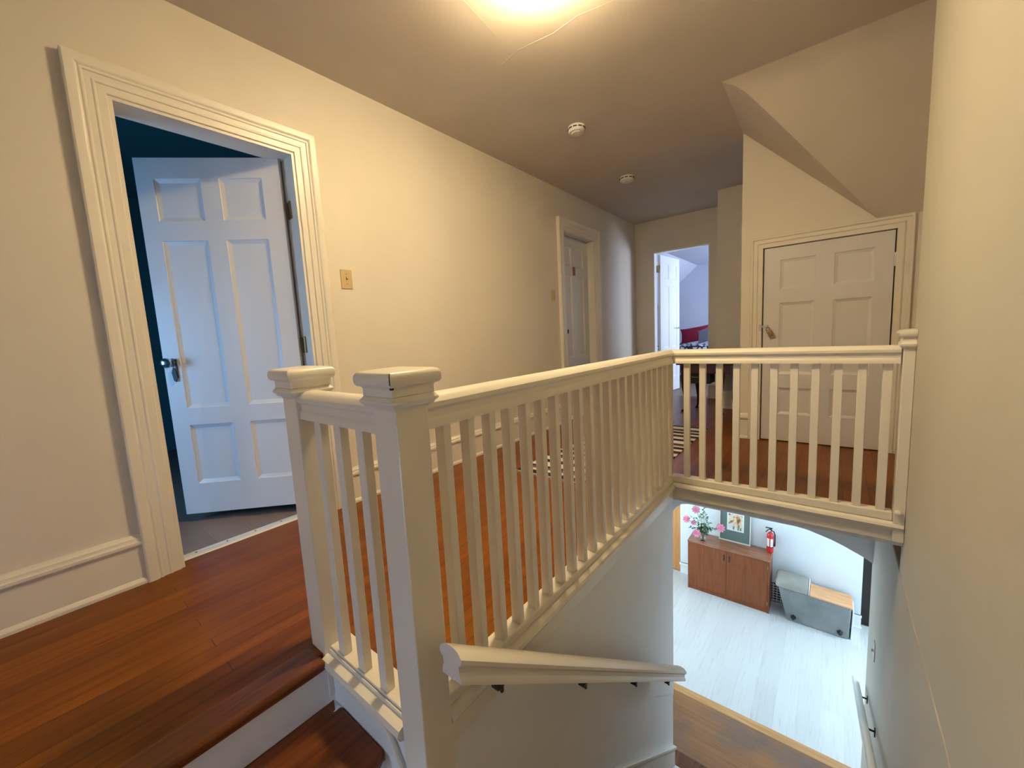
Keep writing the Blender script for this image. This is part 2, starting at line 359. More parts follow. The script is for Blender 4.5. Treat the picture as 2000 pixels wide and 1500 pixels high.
# attic wall with sloped top
Ya = 4.0808; XA = 1.7015; X2 = 2.543; ZS = 1.666; XS = 1.7189; YS = 3.1957; XE = 2.95
E0, E1, EH = 1.856, 2.6447, 1.5832
bm = bmesh.new()
out = [(XA, 0), (E0, 0), (E0, EH), (E1, EH), (E1, 0), (XE, 0), (XE, ZS), (X2, ZS), (XA, H)]
P = lambda u, v, d: (u, d, v)
for q in ([(XA, 0), (E0, 0), (E0, EH), (E0, H-(E0-XA)*(H-ZS)/(X2-XA)), (XA, H)],
          [(E0, EH), (X2, EH), (X2, ZS), (E0, H-(E0-XA)*(H-ZS)/(X2-XA))],
          [(X2, EH), (E1, EH), (E1, ZS), (X2, ZS)], [(E1, 0), (XE, 0), (XE, ZS), (E1, ZS)]):
    prism(bm, q, P, Ya, Ya+0.1)
box(bm, 2.66, 2.78, Ya+0.1, 4.2, 0, 0.01)
st(finish('wall_attic', bm, 'wall'), 'cream wall with slanting top around the low attic door', 'wall')
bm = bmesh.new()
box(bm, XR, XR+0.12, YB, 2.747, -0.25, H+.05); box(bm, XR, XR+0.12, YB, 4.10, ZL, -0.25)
st(finish('wall_right', bm, 'right_wall_dimmed', bevel=0.012, seg=3), 'tall plain cream wall filling the right edge, running down the stairwell', 'wall')
bm = bmesh.new()
box(bm, XE, XE+0.1, 2.70, Ya+0.1, 0, H+.05); box(bm, XR+0.12, XE, 2.66, 2.745, 0, H+.05)
st(finish('wall_recess', bm, 'wall'), 'cream side wall of the recess beside the attic door', 'wall')
bm = bmesh.new()
wall_boxes(bm, 'y', YB-0.1, YB, -0.12, XR+0.12, -0.4, H+.05, [(1.12, 1.64, -0.2, 0.32)])
st(finish('wall_back', bm, 'wall'), 'cream wall behind the viewpoint with a small landing window', 'wall')
# alcove outside wall with an added window opening
bm = bmesh.new()
wall_boxes(bm, 'x', 3.4, 3.5, 4.08, 5.52, 0, H+.05, [(4.3, 4.95, 0.9, 1.8)]); box(bm, XE, 3.4, Ya+0.0, Ya+0.1, 0, H+.05)
box(bm, XA+0.0, XE, Ya+0.1001, Ya+0.14, 0, H)
st(finish('wall_alcove_outer', bm, 'wall'), 'alcove wall with added window opening behind the attic cupboard', 'wall')
# ---- ceiling
bm = bmesh.new()
box(bm, 0, XS, YB, 6.19, H, H+0.1); box(bm, XS, XE+.1, YB, YS, H, H+0.1); box(bm, XS, 3.5, Ya+0.1, 5.52, H, H+0.1)
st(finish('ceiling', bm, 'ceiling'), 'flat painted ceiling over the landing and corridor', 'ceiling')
bm = bmesh.new()
# sloped ceiling: rounded crease then straight
K = 14; prof = []
sl = (H-ZS)/(Ya-YS)
def slope_z(t):
    y = t*(Ya-YS); r = 0.16
    if y < r: return H-sl*y*y/(2*r)
    zz = H-sl*r/2-sl*(y-r)
    return zz
zend = slope_z(1.0); fix = (ZS-zend)
zs_ = [slope_z(k/K)+fix*(k/K) for k in range(K+1)]
diag = [Vector((XS+(X2-XS)*k/K, YS+(Ya-YS)*k/K, zs_[k])) for k in range(K+1)]
right = [Vector((XE+.05, YS+(Ya-YS)*k/K, zs_[k])) for k in range(K+1)]
wl = [Vector((XA+(X2-XA)*k/K, Ya+0.02, H+(ZS-H)*k/K)) for k in range(K+1)]
vr = [bm.verts.new(p) for p in right]; vd = [bm.verts.new(p) for p in diag]; vw = [bm.verts.new(p) for p in wl[:-1]]+[vd[-1]]
for k in range(K):
    bm.faces.new((vd[k], vr[k], vr[k+1], vd[k+1]))
    if k < K-1: bm.faces.new((vw[k], vd[k], vd[k+1], vw[k+1]))
    else: bm.faces.new((vw[k], vd[k], vd[k+1]))
top = [bm.verts.new(p) for p in (Vector((XA, Ya+.02, H+.08)), Vector((XS, YS, H+.08)), Vector((XE+.05, YS, H+.08)), Vector((XE+.05, Ya+.02, H+.08)))]
bm.faces.new(top)
bm.faces.new((vr[0], vd[0], top[1], top[2])); bm.faces.new((vd[0], vw[0], top[0], top[1]))
bm.faces.new([top[3], top[2]]+vr); bm.faces.new([top[0], top[3], vr[-1], vd[-1]]+vw[:-1][::-1])
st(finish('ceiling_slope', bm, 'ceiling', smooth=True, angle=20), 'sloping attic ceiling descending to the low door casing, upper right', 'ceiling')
# hairline cracks in the ceiling plaster around the lamp
bm = bmesh.new()
for pts in ([(0.958, 1.657), (0.93, 1.90), (0.924, 2.101), (0.90, 2.20)], [(0.785, 2.113), (0.95, 2.08), (1.15, 2.11), (1.30, 2.095), (1.475, 2.132)]):
    tube(bm, [(x, y, H+0.0005) for x, y in pts], 0.0014, 5)
st(finish('ceiling_crack', bm, 'ceiling'), 'thin raised plaster seams on the ceiling around the lamp', 'ceiling seam')

# ---- stairwell walls
bm = bmesh.new()
box(bm, 1.38, WX, 0.70, 2.745, ZL, -0.01)
st(finish('wall_stair', bm, 'stair_wall'), 'white stairwell wall under the long balustrade, lit bluish from below', 'wall')
bm = bmesh.new()
box(bm, 1.03, 1.50, 0.698, 0.745, -1.2, -0.01)
st(finish('wall_stair_return', bm, 'stair_wall'), 'grey white panel below the short balustrade', 'wall')
# slightly proud board along the wall under the handrail
bm = bmesh.new()
q = [(0.775, -0.02), (0.775, -0.050), (2.744, -1.536), (2.744, -0.02)]
prism(bm, q, lambda u, v, d: (d, u, v), WX-0.002, WX+0.005)
st(finish('trim_1', bm, 'stair_wall'), 'proud wall panel whose lower edge slants below the near handrail', 'trim')
# skirt board
bm = bmesh.new()
a, b_ = (1.2, -0.712), (2.7446, -1.937)
sk = (b_[1]-a[1])/(b_[0]-a[0])
prism(bm, [(a[0], a[1]), (b_[0], b_[1]), (b_[0], b_[1]-0.16), (a[0], a[1]-0.16)], lambda u, v, d: (d, u, v), WX, WX+0.014)
prism(bm, [(a[0], a[1]+.006), (b_[0], b_[1]+.006), (b_[0], b_[1]-0.022), (a[0], a[1]-0.022)], lambda u, v, d: (d, u, v), WX, WX+0.026)
st(finish('baseboard_stair', bm, 'trim', bevel=0.005), 'slanting skirting board on the stair wall, bottom centre', 'baseboard')
# lower hall: header with arch, left jamb, walls
bm = bmesh.new()
yA, yB2 = 4.05, 4.16
arch = [(0.9, -2.867), (0.9, -1.25), (0.96, -1.08), (1.04, -0.945), (1.122, -0.835), (1.17, -0.765), (1.225, -0.715), (1.29, -0.70), (2.13, -0.70), (2.21, -0.708), (2.285, -0.728), (2.37, -0.752), (2.446, -0.782), (2.553, -0.832), (2.62, -0.872), (2.62, -0.10), (0.0, -0.10), (0.0, -2.867)]
bmp = bmesh.new()
vs_ = [bm.verts.new((x, yA, z)) for x, z in arch]; f = bm.faces.new(vs_)
r = bmesh.ops.extrude_face_region(bm, geom=[f]); bmesh.ops.translate(bm, verts=[e for e in r['geom'] if isinstance(e, bmesh.types.BMVert)], vec=(0, yB2-yA, 0))
bmesh.ops.triangulate(bm, faces=bm.faces)
st(finish('wall_arch', bm, 'stair_wall'), 'plaster arch over the opening to the hall downstairs', 'wall')
bm = bmesh.new()
box(bm, 0.93, 1.03, 2.745, 4.05, ZL, -0.22); box(bm, 0.93, 1.38, 2.66, 2.745, ZL, -0.22)
st(finish('wall_stair_foot', bm, 'stair_wall'), 'side wall at the foot of the stairs', 'wall')
bm = bmesh.new(); wall_boxes(bm, 'y', 6.39, 6.5, 0.54, 2.70, ZL, -0.24)
box(bm, 0.54, 0.64, 6.5, 7.6, ZL, -0.24); box(bm, 2.60, 2.70, 6.5, 7.0, ZL, -0.24)
st(finish('wall_hall', bm, 'white_wall'), 'bright bluish white wall of the hall downstairs behind the cabinet', 'wall')
bm = bmesh.new()
wall_boxes(bm, 'y', 6.39, 6.5, 3.45, 5.0, ZL, -0.24, [(3.53, 4.43, -2.1, -0.7)]); box(bm, -2.0, -0.4, 6.39, 6.5, ZL, -0.24)
box(bm, 2.60, 3.55, 6.9, 7.0, ZL, -0.24); box(bm, -0.4, 0.64, 7.5, 7.6, ZL, -0.24)
wall_boxes(bm, 'x', -2.1, -2.0, 4.05, 7.6, ZL, -0.24, [(4.4, 6.2, -2.2, -0.6)])
box(bm, 5.0, 5.1, 4.05, 7.6, ZL, -0.24)
box(bm, XR+.12, 5.1, 3.95, 4.05, ZL, -0.24); box(bm, -2.1, 0.0, 4.05, 4.16, ZL, -0.24)
st(finish('wall_hall_outer', bm, 'white_wall'), 'outer walls of the downstairs hall with its windows', 'wall')
bm = bmesh.new(); box(bm, -2.1, 5.1, 4.16, 7.6, -0.24, -0.221)
st(finish('ceiling_hall', bm, 'white_wall'), 'ceiling of the downstairs hall, out of sight', 'ceiling')
# baseboards in the hall
bm = bmesh.new(); box(bm, 0.545, 0.80, 6.368, 6.39, ZL, ZL+0.17); box(bm, 0.535, 0.80, 6.355, 6.39, ZL+0.14, ZL+0.17)
st(finish('baseboard_hall', bm, 'white_trim', bevel=0.004), 'white baseboard left of the brown cabinet', 'baseboard')
bm = bmesh.new(); box(bm, 2.60, 2.705, 6.37, 6.39, ZL, ZL+0.17); box(bm, 2.60, 2.71, 6.362, 6.39, ZL+0.145, ZL+0.17); box(bm, 2.60, 2.715, 6.355, 6.39, ZL, ZL+0.02)
st(finish('baseboard_hall', bm, 'white_trim', bevel=0.003), 'white baseboard between the grey bench and the dark doorway', 'baseboard')
# orange wood door left of the hall wall, dark door right
bm = bmesh.new(); box(bm, -0.40, 0.535, 6.40, 6.44, ZL+0.01, -0.82)
d = finish('door_4', bm, 'orange_wood', bevel=0.004); st(d, 'orange brown wooden door left of the white hall wall downstairs', 'door')
bm = bmesh.new(); lathe(bm, (-0.3, 6.40, ZL+1.0), (0, -1, 0), [(0.02, 0), (0.012, 0.02), (0.028, 0.04), (0.02, 0.065), (0.002, 0.07)], 12)
finish('door_handle', bm, 'brass', d, smooth=True)
bm = bmesh.new(); box(bm, 2.705, 3.45, 6.46, 6.50, ZL+0.01, -0.6)
d = finish('door_5', bm, 'brown_dark', bevel=0.004); st(d, 'very dark brown door at the right end of the hall wall downstairs', 'door')
bm = bmesh.new(); lathe(bm, (3.36, 6.46, ZL+1.0), (0, -1, 0), [(0.02, 0), (0.012, 0.02), (0.028, 0.04), (0.02, 0.065), (0.002, 0.07)], 12)
finish('door_handle', bm, 'brass', d, smooth=True)

# ---- blue room
bm = bmesh.new()
box(bm, -3.1, -3.0, -1.0, 2.2, 0, 2.56); box(bm, -3.0, -0.12, 2.2, 2.3, 0, 2.56)
wall_boxes(bm, 'y', -1.1, -1.0, -3.0, -0.12, 0, 2.56, [(-1.05, -0.2, 0.5, 1.5)])
box(bm, -0.14, -0.121, -1.0, DA0-0.02, 0, 2.5); box(bm, -0.14, -0.121, DA1+0.02, 2.2, 0, 2.5)
st(finish('wall_blue_room', bm, 'teal'), 'dark teal walls of the unlit room behind the left door', 'wall')
bm = bmesh.new(); box(bm, -3.0, -0.12, -1.0, 2.2, 2.5, 2.56)
st(finish('ceiling_blue_room', bm, 'teal'), 'dark teal ceiling of the room behind the left door', 'ceiling')
# ---- bedroom
bm = bmesh.new()
box(bm, -1.6, 3.0, 9.0, 9.1, 0, 2.3)
wall_boxes(bm, 'x', 3.0, 3.1, 6.19, 9.0, 0, 2.3, [(7.0, 8.2, 0.8, 2.0)])
box(bm, -1.7, -1.6, 6.19, 9.0, 0, 1.2); box(bm, 1.34, 3.0, 6.1, 6.19, 0, 2.3); box(bm, -1.6, -0.12, 6.1, 6.19, 0, 2.3)
st(finish('wall_bedroom', bm, 'bed_wall'), 'pale lavender grey bedroom walls seen through the far doorway', 'wall')
bm = bmesh.new()
prism(bm, [(3.0, 2.217), (0.135, 2.217), (-1.6, 0.66), (-1.7, 0.75), (-1.7, 2.5), (3.0, 2.5)], lambda u, v, d: (u, d, v), 6.1901, 9.0)
st(finish('ceiling_bedroom', bm, 'bed_wall'), 'white bedroom ceiling with one slanting side', 'ceiling')

# ---- windows (frames) for the daylight openings
def window(name, axis, t, u0, u1, z0, z1, label):
    """frame set in the wall opening at coordinate t (thickness 0.06)"""
    def fbox(bm, a, b, c, d, e=0.0):
        if axis == 'x': box(bm, t-0.03+e, t+0.03-e, a, b, c, d)
        else: box(bm, a, b, t-0.03+e, t+0.03-e, c, d)
    root = empty(name, (t, (u0+u1)/2, z0) if axis == 'x' else ((u0+u1)/2, t, z0)); st(root, label, 'window')
    bm = bmesh.new(); fw = 0.045; um = (u0+u1)/2; zm = (z0+z1)/2
    fbox(bm, u0, u0+fw, z0, z1); fbox(bm, u1-fw, u1, z0, z1); fbox(bm, u0+fw, u1-fw, z0, z0+fw); fbox(bm, u0+fw, u1-fw, z1-fw, z1)
    fbox(bm, u0+fw, u1-fw, zm-0.015, zm+0.015, 0.008)
    finish('window_frame', bm, 'trim', root)
window('window_1', 'x', 3.45, 4.3, 4.95, 0.9, 1.8, 'added unseen alcove window behind the attic cupboard')  # window added to go with the alcove light
window('window_2', 'y', YB-0.05, 1.12, 1.64, -0.2, 0.32, 'small landing window behind the viewpoint')
window('window_3', 'x', 3.05, 7.0, 8.2, 0.8, 2.0, 'bedroom window out of sight to the right')
window('window_4', 'y', -1.05, -1.05, -0.2, 0.5, 1.5, 'window of the teal room out of sight')
window('window_5', 'x', -2.05, 4.4, 6.2, -2.2, -0.6, 'left window of the downstairs hall')
window('window_6', 'y', 6.45, 3.53, 4.43, -2.1, -0.7, 'right window of the downstairs hall')

# ---- casings and baseboards
def casing(name, fn, s0, s1, zt, prof, mat, label, zb=0.0, skip=None):
    bm = bmesh.new()
    rings = [[fn(s0-d, zb, p), fn(s0-d, zt+d, p), fn(s1+d, zt+d, p), fn(s1+d, zb, p)] for d, p in prof]
    R = [[bm.verts.new(q) for q in r] for r in rings]
    m = len(R)
    for i in range(m):
        j = (i+1) % m
        for k in range(3): bm.faces.new((R[i][k], R[i][k+1], R[j][k+1], R[j][k]))
    bm.faces.new([R[i][0] for i in range(m)]); bm.faces.new([R[i][3] for i in range(m)][::-1])
    return st(finish(name, bm, mat, smooth=True, angle=25), label, 'trim')
prof_big = [(0, 0), (0, 0.018), (0.003, 0.020), (0.030, 0.021), (0.033, 0.026), (0.038, 0.027), (0.043, 0.024), (0.062, 0.026), (0.065, 0.031), (0.070, 0.032), (0.076, 0.029), (0.080, 0.034), (0.086, 0.037), (0.112, 0.038), (0.118, 0.034), (0.118, 0)]
casing('trim_2', lambda s, z, p: (p, s, z), DA0, DA1, DH, prof_big, 'trim', 'moulded cream casing around the large open door at left')
casing('trim_3', lambda s, z, p: (p, s, z), DB0, DB1, DBH, prof_big, 'trim', 'cream casing around the closed door further down the left wall')
prof_at = [(0, 0), (0, 0.016), (0.03, 0.018), (0.034, 0.024), (0.042, 0.016), (0.062, 0.018), (0.068, 0.028), (0.08, 0.030), (0.085, 0.024), (0.085, 0)]
casing('trim_4', lambda s, z, p: (s, Ya-p, z), E0, E1, EH, prof_at, 'trim', 'moulded casing around the low attic door')
def jamb(name, axis, fn, s0, s1, zt, d0, d1, label, mat='trim'):
    bm = bmesh.new(); t = 0.014
    for a, b, c, e in ((s0-0.0005, s0+t, 0, zt), (s1-t, s1+0.0005, 0, zt), (s0+t, s1-t, zt-t, zt+0.0005)):
        p = fn(a, c, d0); q = fn(b, e, d1)
        box(bm, min(p[0], q[0]), max(p[0], q[0]), min(p[1], q[1]), max(p[1], q[1]), c, e)
    return st(finish(name, bm, mat), label, 'trim')
jamb('trim_5', 'x', lambda s, z, d: (d, s, z), DA0, DA1, DH, 0.012, -0.13, 'door jamb lining of the open left doorway')
jamb('trim_6', 'x', lambda s, z, d: (d, s, z), DB0, DB1, DBH, 0.012, -0.12, 'door jamb lining of the closed door on the left wall')
jamb('trim_7', 'y', lambda s, z, d: (s, d, z), 0.2642, 1.0103, 2.0716, 6.088, 6.20, 'thin white jamb lining of the bedroom doorway', 'white_trim')
jamb('trim_8', 'y', lambda s, z, d: (s, d, z), E0-0.013, E1+0.013, EH+0.013, Ya+0.002, Ya+0.08, 'jamb lining of the low attic doorway')

base_prof = [(0, 0), (0.030, 0), (0.030, 0.012), (0.024, 0.022), (0.018, 0.026), (0.018, 0.165), (0.024, 0.170), (0.030, 0.178), (0.030, 0.190), (0.022, 0.193), (0.020, 0.199), (0.020, 0.206), (0.012, 0.212), (0.008, 0.22), (0, 0.22)]
def base(name, p0, p1, nrm, label, mat='trim', prof=base_prof, zoff=0.0, scale=1.0):
    bm = bmesh.new(); n_ = Vector(nrm)
    loft(bm, [[Vector(q)+n_*d*1.0+Vector((0, 0, z*scale+zoff)) for d, z in prof] for q in (p0, p1)])
    return st(finish(name, bm, mat, smooth=True, angle=30), label, 'baseboard')
base('baseboard_left', (0, YB, 0), (0, DA0-0.118, 0), (1, 0, 0), 'tall moulded baseboard left of the open door')
base('baseboard_left', (0, DA1+0.118, 0), (0, DB0-0.118, 0), (1, 0, 0), 'tall moulded baseboard along the corridor wall between the two doors')
base('baseboard_left', (0, DB1+0.118, 0), (0, 6.09, 0), (1, 0, 0), 'baseboard at the far end of the corridor wall')
base('baseboard_attic', (XA, Ya, 0), (E0-0.085, Ya, 0), (0, -1, 0), 'short baseboard left of the attic door casing')
base('baseboard_alcove', (1.2391, 5.4172, 0), (3.4, 5.4172, 0), (0, -1, 0), 'baseboard of the narrow wall return right of the bedroom doorway')
base('baseboard_far', (0.03, 6.0922, 0), (0.2642, 6.0922, 0), (0, -1, 0), 'short baseboard left of the bedroom doorway')
base('baseboard_far', (1.0103, 6.0922, 0), (1.2391, 6.0922, 0), (0, -1, 0), 'short baseboard right of the bedroom doorway')

# threshold strip of the left door
bm = bmesh.new()
prism(bm, [(-0.120, 0.001), (-0.112, 0.008), (-0.080, 0.011), (-0.060, 0.008), (-0.052, 0.001)], lambda u, v, d: (u, d, v), DA0+0.014, DA1-0.014)
th = finish('threshold_strip', bm, 'bright_steel', smooth=True); tag(th, 'shiny metal threshold strip with screws on the floor under the open left doorway', 'threshold')
bm = bmesh.new()
lathe(bm, (-0.084, 0.62, 0.0103), (0, 0, 1), [(0.0055, 0), (0.005, 0.001), (0.001, 0.0014)], 10)
s0 = finish('screw', bm, 'dark_slot', th)
for k in range(1, 5):
    c = s0.copy(); COL.objects.link(c); c.location = (0, 0.13*k, 0)

# ================================================================ DOORS
def panel_mesh(bm, wd, ht, th_, rects, depth=0.012, m=0.021):
    """door slab in local coords x 0..wd, y -th/2..th/2, z 0..ht, recessed panels both sides"""
    xs = sorted({0, wd}|{r[0] for r in rects}|{r[1] for r in rects}); zs = sorted({0, ht}|{r[2] for r in rects}|{r[3] for r in rects})
    def inside(cx, cz):
        for r in rects:
            if r[0] < cx < r[1] and r[2] < cz < r[3]: return True
        return False
    for side in (-1, 1):
        y = side*th_/2
        for i in range(len(xs)-1):
            for j in range(len(zs)-1):
                if inside((xs[i]+xs[i+1])/2, (zs[j]+zs[j+1])/2): continue
                bm.faces.new([bm.verts.new(p) for p in ((xs[i], y, zs[j]), (xs[i+1], y, zs[j]), (xs[i+1], y, zs[j+1]), (xs[i], y, zs[j+1]))])
        for (a, b, c, d) in rects:
            o_ = [(a, c), (b, c), (b, d), (a, d)]; i1 = [(a+.003, c+.003), (b-.003, c+.003), (b-.003, d-.003), (a+.003, d-.003)]; i2 = [(a+m, c+m), (b-m, c+m), (b-m, d-m), (a+m, d-m)]
            V0 = [bm.verts.new((p[0], y, p[1])) for p in o_]; V1 = [bm.verts.new((p[0], y-side*depth*0.35, p[1])) for p in i1]
            V2 = [bm.verts.new((p[0], y-side*depth, p[1])) for p in i2]
            for k in range(4):
                l = (k+1) % 4
                bm.faces.new((V0[k], V0[l], V1[l], V1[k])); bm.faces.new((V1[k], V1[l], V2[l], V2[k]))
            bm.faces.new(V2)
    t = th_/2
    for q in (((0, 0), (wd, 0)), ((wd, 0), (wd, ht)), ((wd, ht), (0, ht)), ((0, ht), (0, 0))):
        (ax, az), (bx, bz) = q
        bm.faces.new([bm.verts.new(p) for p in ((ax, -t, az), (bx, -t, bz), (bx, t, bz), (ax, t, az))])
    bmesh.ops.remove_doubles(bm, verts=bm.verts, dist=1e-5)
def door(name, loc, rz, wd, ht, th_, rects, mat, label):
    bm = bmesh.new(); panel_mesh(bm, wd, ht, th_, rects)
    o = finish(name, bm, mat); o.location = loc; o.rotation_euler = (0, 0, rz)
    OFF[o.name] = Vector((0, 0, 0)); st(o, label, 'door'); return o
# left open door: hinge at (-.063,1.229), runs towards (-.577,.70)
ang = math.atan2(0.70-1.229, -0.577+0.063)
wd = 0.722
R1 = [(0.106, 0.325, 1.695, 1.915), (0.418, 0.648, 1.695, 1.915), (0.106, 0.325, 0.672, 1.592), (0.418, 0.648, 0.672, 1.592), (0.106, 0.325, 0.228, 0.574), (0.418, 0.648, 0.228, 0.574)]
R1 = [(a-0.012, b-0.012, c-0.05, d-0.05) for a, b, c, d in R1]
d1 = door('door_1', (-0.099, 1.227, 0.05), ang, wd, 1.97, 0.035, R1, 'door', 'large white six panel door standing open into the dark teal room')
# room side/hall side: hall side is local +y?  knob on both sides, near free end
def knob_set(parent, x, z, t, mat='chrome', key=False, plate=True):
    for s in (-1, 1):
        bm = bmesh.new()
        lathe(bm, (x, s*t/2, z), (0, s, 0), [(0.024, 0), (0.024, 0.003), (0.011, 0.006), (0.010, 0.028), (0.022, 0.036), (0.028, 0.048), (0.025, 0.058), (0.012, 0.064), (0.001, 0.065)], 20)
        k = finish('door_handle', bm, mat, parent, smooth=True)
        if plate:
            bm = bmesh.new(); box(bm, x-0.02, x+0.02, s*t/2-0.0005, s*t/2+s*0.0035, z-0.10, z+0.03)
            finish('handle_plate', bm, mat, k, bevel=0.002)
knob_set(d1, 0.676, 0.885, 0.035, plate=False)
bm = bmesh.new(); box(bm, 0.653, 0.659, 0.018, 0.024, 0.80, 0.905)   # dangling key ring and fob
prism(bm, [(0.655, 0.80), (0.664, 0.775), (0.676, 0.785), (0.682, 0.83), (0.672, 0.86), (0.660, 0.84)], lambda u, v, d: (u, d, v), 0.022, 0.027)
prism(bm, [(0.658, 0.79), (0.672, 0.79), (0.680, 0.86), (0.668, 0.862)], lambda u, v, d: (u, d, v), -0.027, -0.022)
kf = finish('key_fob', bm, 'black', None); kf.location = (-0.099, 1.227, 0.05); kf.rotation_euler = (0, 0, ang)
tag(kf, 'dark key fob hanging beside the knob of the open white door', 'key')
# hinges on jamb
for zz in (1.70, 0.95, 0.25):
    bm = bmesh.new(); lathe(bm, (-0.060, 1.243, zz), (0, 0, 1), [(0.007, 0), (0.007, 0.09), (0.004, 0.095)], 10); box(bm, -0.10, -0.055, 1.2435, 1.2465, zz, zz+0.09)
    h_ = finish('hinge', bm, 'brass', d1)
    h_.matrix_parent_inverse = (Matrix.Translation((-0.099, 1.227, 0.05)) @ Matrix.Rotation(ang, 4, 'Z')).inverted()
# corridor closed door (recessed)
wd2 = DB1-DB0-0.03
def six(wd, ht, st_=0.11, mid=0.10):
    h = wd/2
    cols = [(st_, h-mid/2), (h+mid/2, wd-st_)]
    rows = [(ht-0.33, ht-0.11), (ht*0.335, ht-0.43), (0.21, ht*0.335-0.10)]
    return [(a, b, c, d) for a, b in cols for c, d in rows]
d2 = door('door_2', (-0.10, DB0+0.015, 0.008), PI/2, wd2, DBH-0.024, 0.035, six(wd2, DBH-0.024), 'door', 'closed cream six panel door with small red sign on the left wall')
knob_set(d2, 0.072, 1.0, 0.035, 'black_metal', plate=False)
bm = bmesh.new(); box(bm, -0.0825, -0.0795, 4.385, 4.44, 1.655, 1.755)
o = finish('door_sign', bm, 'red_tag'); tag(o, 'small red sign on the closed cream door of the left wall', 'sign')
# attic door
R3 = [(1.966-E0, 2.192-E0, 1.235, 1.468), (2.303-E0, 2.525-E0, 1.235, 1.468), (1.966-E0, 2.192-E0, 0.555, 1.13), (2.303-E0, 2.525-E0, 0.555, 1.125), (1.966-E0, 2.192-E0, 0.222, 0.442), (2.303-E0, 2.5-E0, 0.222, 0.442)]
d3 = door('door_3', (E0+0.009, Ya+0.022, 0.008), 0, E1-E0-0.018, EH-0.014, 0.035, R3, 'door', 'low white six panel attic door with a padlock behind the cross railing')
for zz in (1.33, 0.2):
    bm = bmesh.new(); lathe(bm, (E1-0.004, Ya-0.002, zz), (0, 0, 1), [(0.007, 0), (0.007, 0.09), (0.004, 0.094)], 10)
    h_ = finish('hinge', bm, 'door', d3); h_.matrix_parent_inverse = Matrix.Translation((E0+0.009, Ya+0.022, 0.008)).inverted()
bm = bmesh.new(); box(bm, 1.842, 1.905, Ya-0.006, Ya+0.003, 0.945, 0.965); box(bm, 1.838, 1.858, Ya-0.022, Ya-0.004, 0.92, 0.975)
tube(bm, [(1.895, Ya-0.004, 0.955), (1.895, Ya-0.022, 0.965), (1.91, Ya-0.024, 0.957), (1.90, Ya-0.004, 0.945)], 0.003, 6)
hs = finish('hasp', bm, 'steel', d3); hs.matrix_parent_inverse = Matrix.Translation((E0+0.009, Ya+0.022, 0.008)).inverted()
pk = empty('padlock', (1.91, Ya-0.03, 0.92), 'small metal padlock hanging tilted from the hasp of the low attic door', 'padlock')
bm = bmesh.new(); vv = box(bm, -0.021, 0.021, -0.011, 0.011, -0.045, 0.0); bmesh.ops.rotate(bm, verts=bm.verts, cent=(0, 0, 0), matrix=Matrix.Rotation(math.radians(-28), 3, 'Y'))
bmesh.ops.translate(bm, verts=bm.verts, vec=pk.location); finish('lock_body', bm, 'brass', pk, bevel=0.003)
bm = bmesh.new(); tube(bm, [(-0.013, 0, -0.002), (-0.014, 0, 0.018), (-0.008, 0, 0.029), (0.002, 0, 0.032), (0.011, 0, 0.027), (0.014, 0, 0.016), (0.013, 0, -0.002)], 0.0035, 8)
bmesh.ops.rotate(bm, verts=bm.verts, cent=(0, 0, 0), matrix=Matrix.Rotation(math.radians(-28), 3, 'Y')); bmesh.ops.translate(bm, verts=bm.verts, vec=pk.location)
finish('shackle', bm, 'chrome', pk, smooth=True)
# bedroom door, hinge at left jamb, opening inwards
a6 = math.atan2(0.70, 0.065)
d6 = door('door_6', (0.302, 6.225, 0.01), a6, 0.70, 2.04, 0.035, six(0.70, 2.04), 'white_trim', 'white panel door standing open inside the bright bedroom')
for s in (-1, 1):
    bm = bmesh.new(); lathe(bm, (0.64, s*0.0175, 0.98), (0, s, 0), [(0.02, 0), (0.02, 0.004), (0.009, 0.008), (0.009, 0.04), (0.001, 0.041)], 12)
    tube(bm, [(0.64, s*0.055, 0.98), (0.54, s*0.058, 0.978)], 0.009, 8)
    finish('door_handle', bm, 'steel', d6, smooth=True)
for zz in (1.80, 0.55):
    bm = bmesh.new(); box(bm, 0.2785, 0.306, 6.195, 6.225, zz, zz+0.10)
    h_ = finish('hinge', bm, 'brass', d6); h_.matrix_parent_inverse = (Matrix.Translation((0.302, 6.225, 0.01)) @ Matrix.Rotation(a6, 4, 'Z')).inverted()

# ================================================================ RAILINGS
RX, RY, NY, LXN = 1.54, 2.70, 0.7255, 1.0455
RT = 0.852
rail_half = [(0.0, 0.0), (0.016, -0.0015), (0.028, -0.008), (0.036, -0.020), (0.0355, -0.032), (0.030, -0.038), (0.026, -0.041), (0.0255, -0.058), (0.029, -0.064), (0.031, -0.072), (0.031, -0.084)]
rail_prof = [(a, b) for a, b in rail_half]+[(-a, b) for a, b in rail_half[::-1][:-1]]
def rail_between(name, p0, p1, parent, m0=0.0, m1=0.0, mat='trim', k_=1.0):
    """p0,p1 top-centre points; m0/m1: mitre slope (shift along axis per unit lateral)"""
    p0 = Vector(p0); p1 = Vector(p1); d = (p1-p0); hd = Vector((d.x, d.y, 0)).normalized(); lat = Vector((hd.y, -hd.x, 0))
    k = d/ math.hypot(d.x, d.y)
    bm = bmesh.new()
    loft(bm, [[p0+lat*a*k_+Vector((0, 0, b*k_))+k*(m0*a) for a, b in rail_prof], [p1+lat*a*k_+Vector((0, 0, b*k_))+k*(m1*a) for a, b in rail_prof]])
    return finish(name, bm, mat, parent, smooth=True, angle=28)
BW, BD = 0.0170, 0.0133
def baluster_mesh(zb, zt, parent, at):
    bm = bmesh.new(); box(bm, at[0]-BW, at[0]+BW, at[1]-BD, at[1]+BD, zb, zt)
    return finish('baluster', bm, 'trim', parent, bevel=0.0018, seg=1)
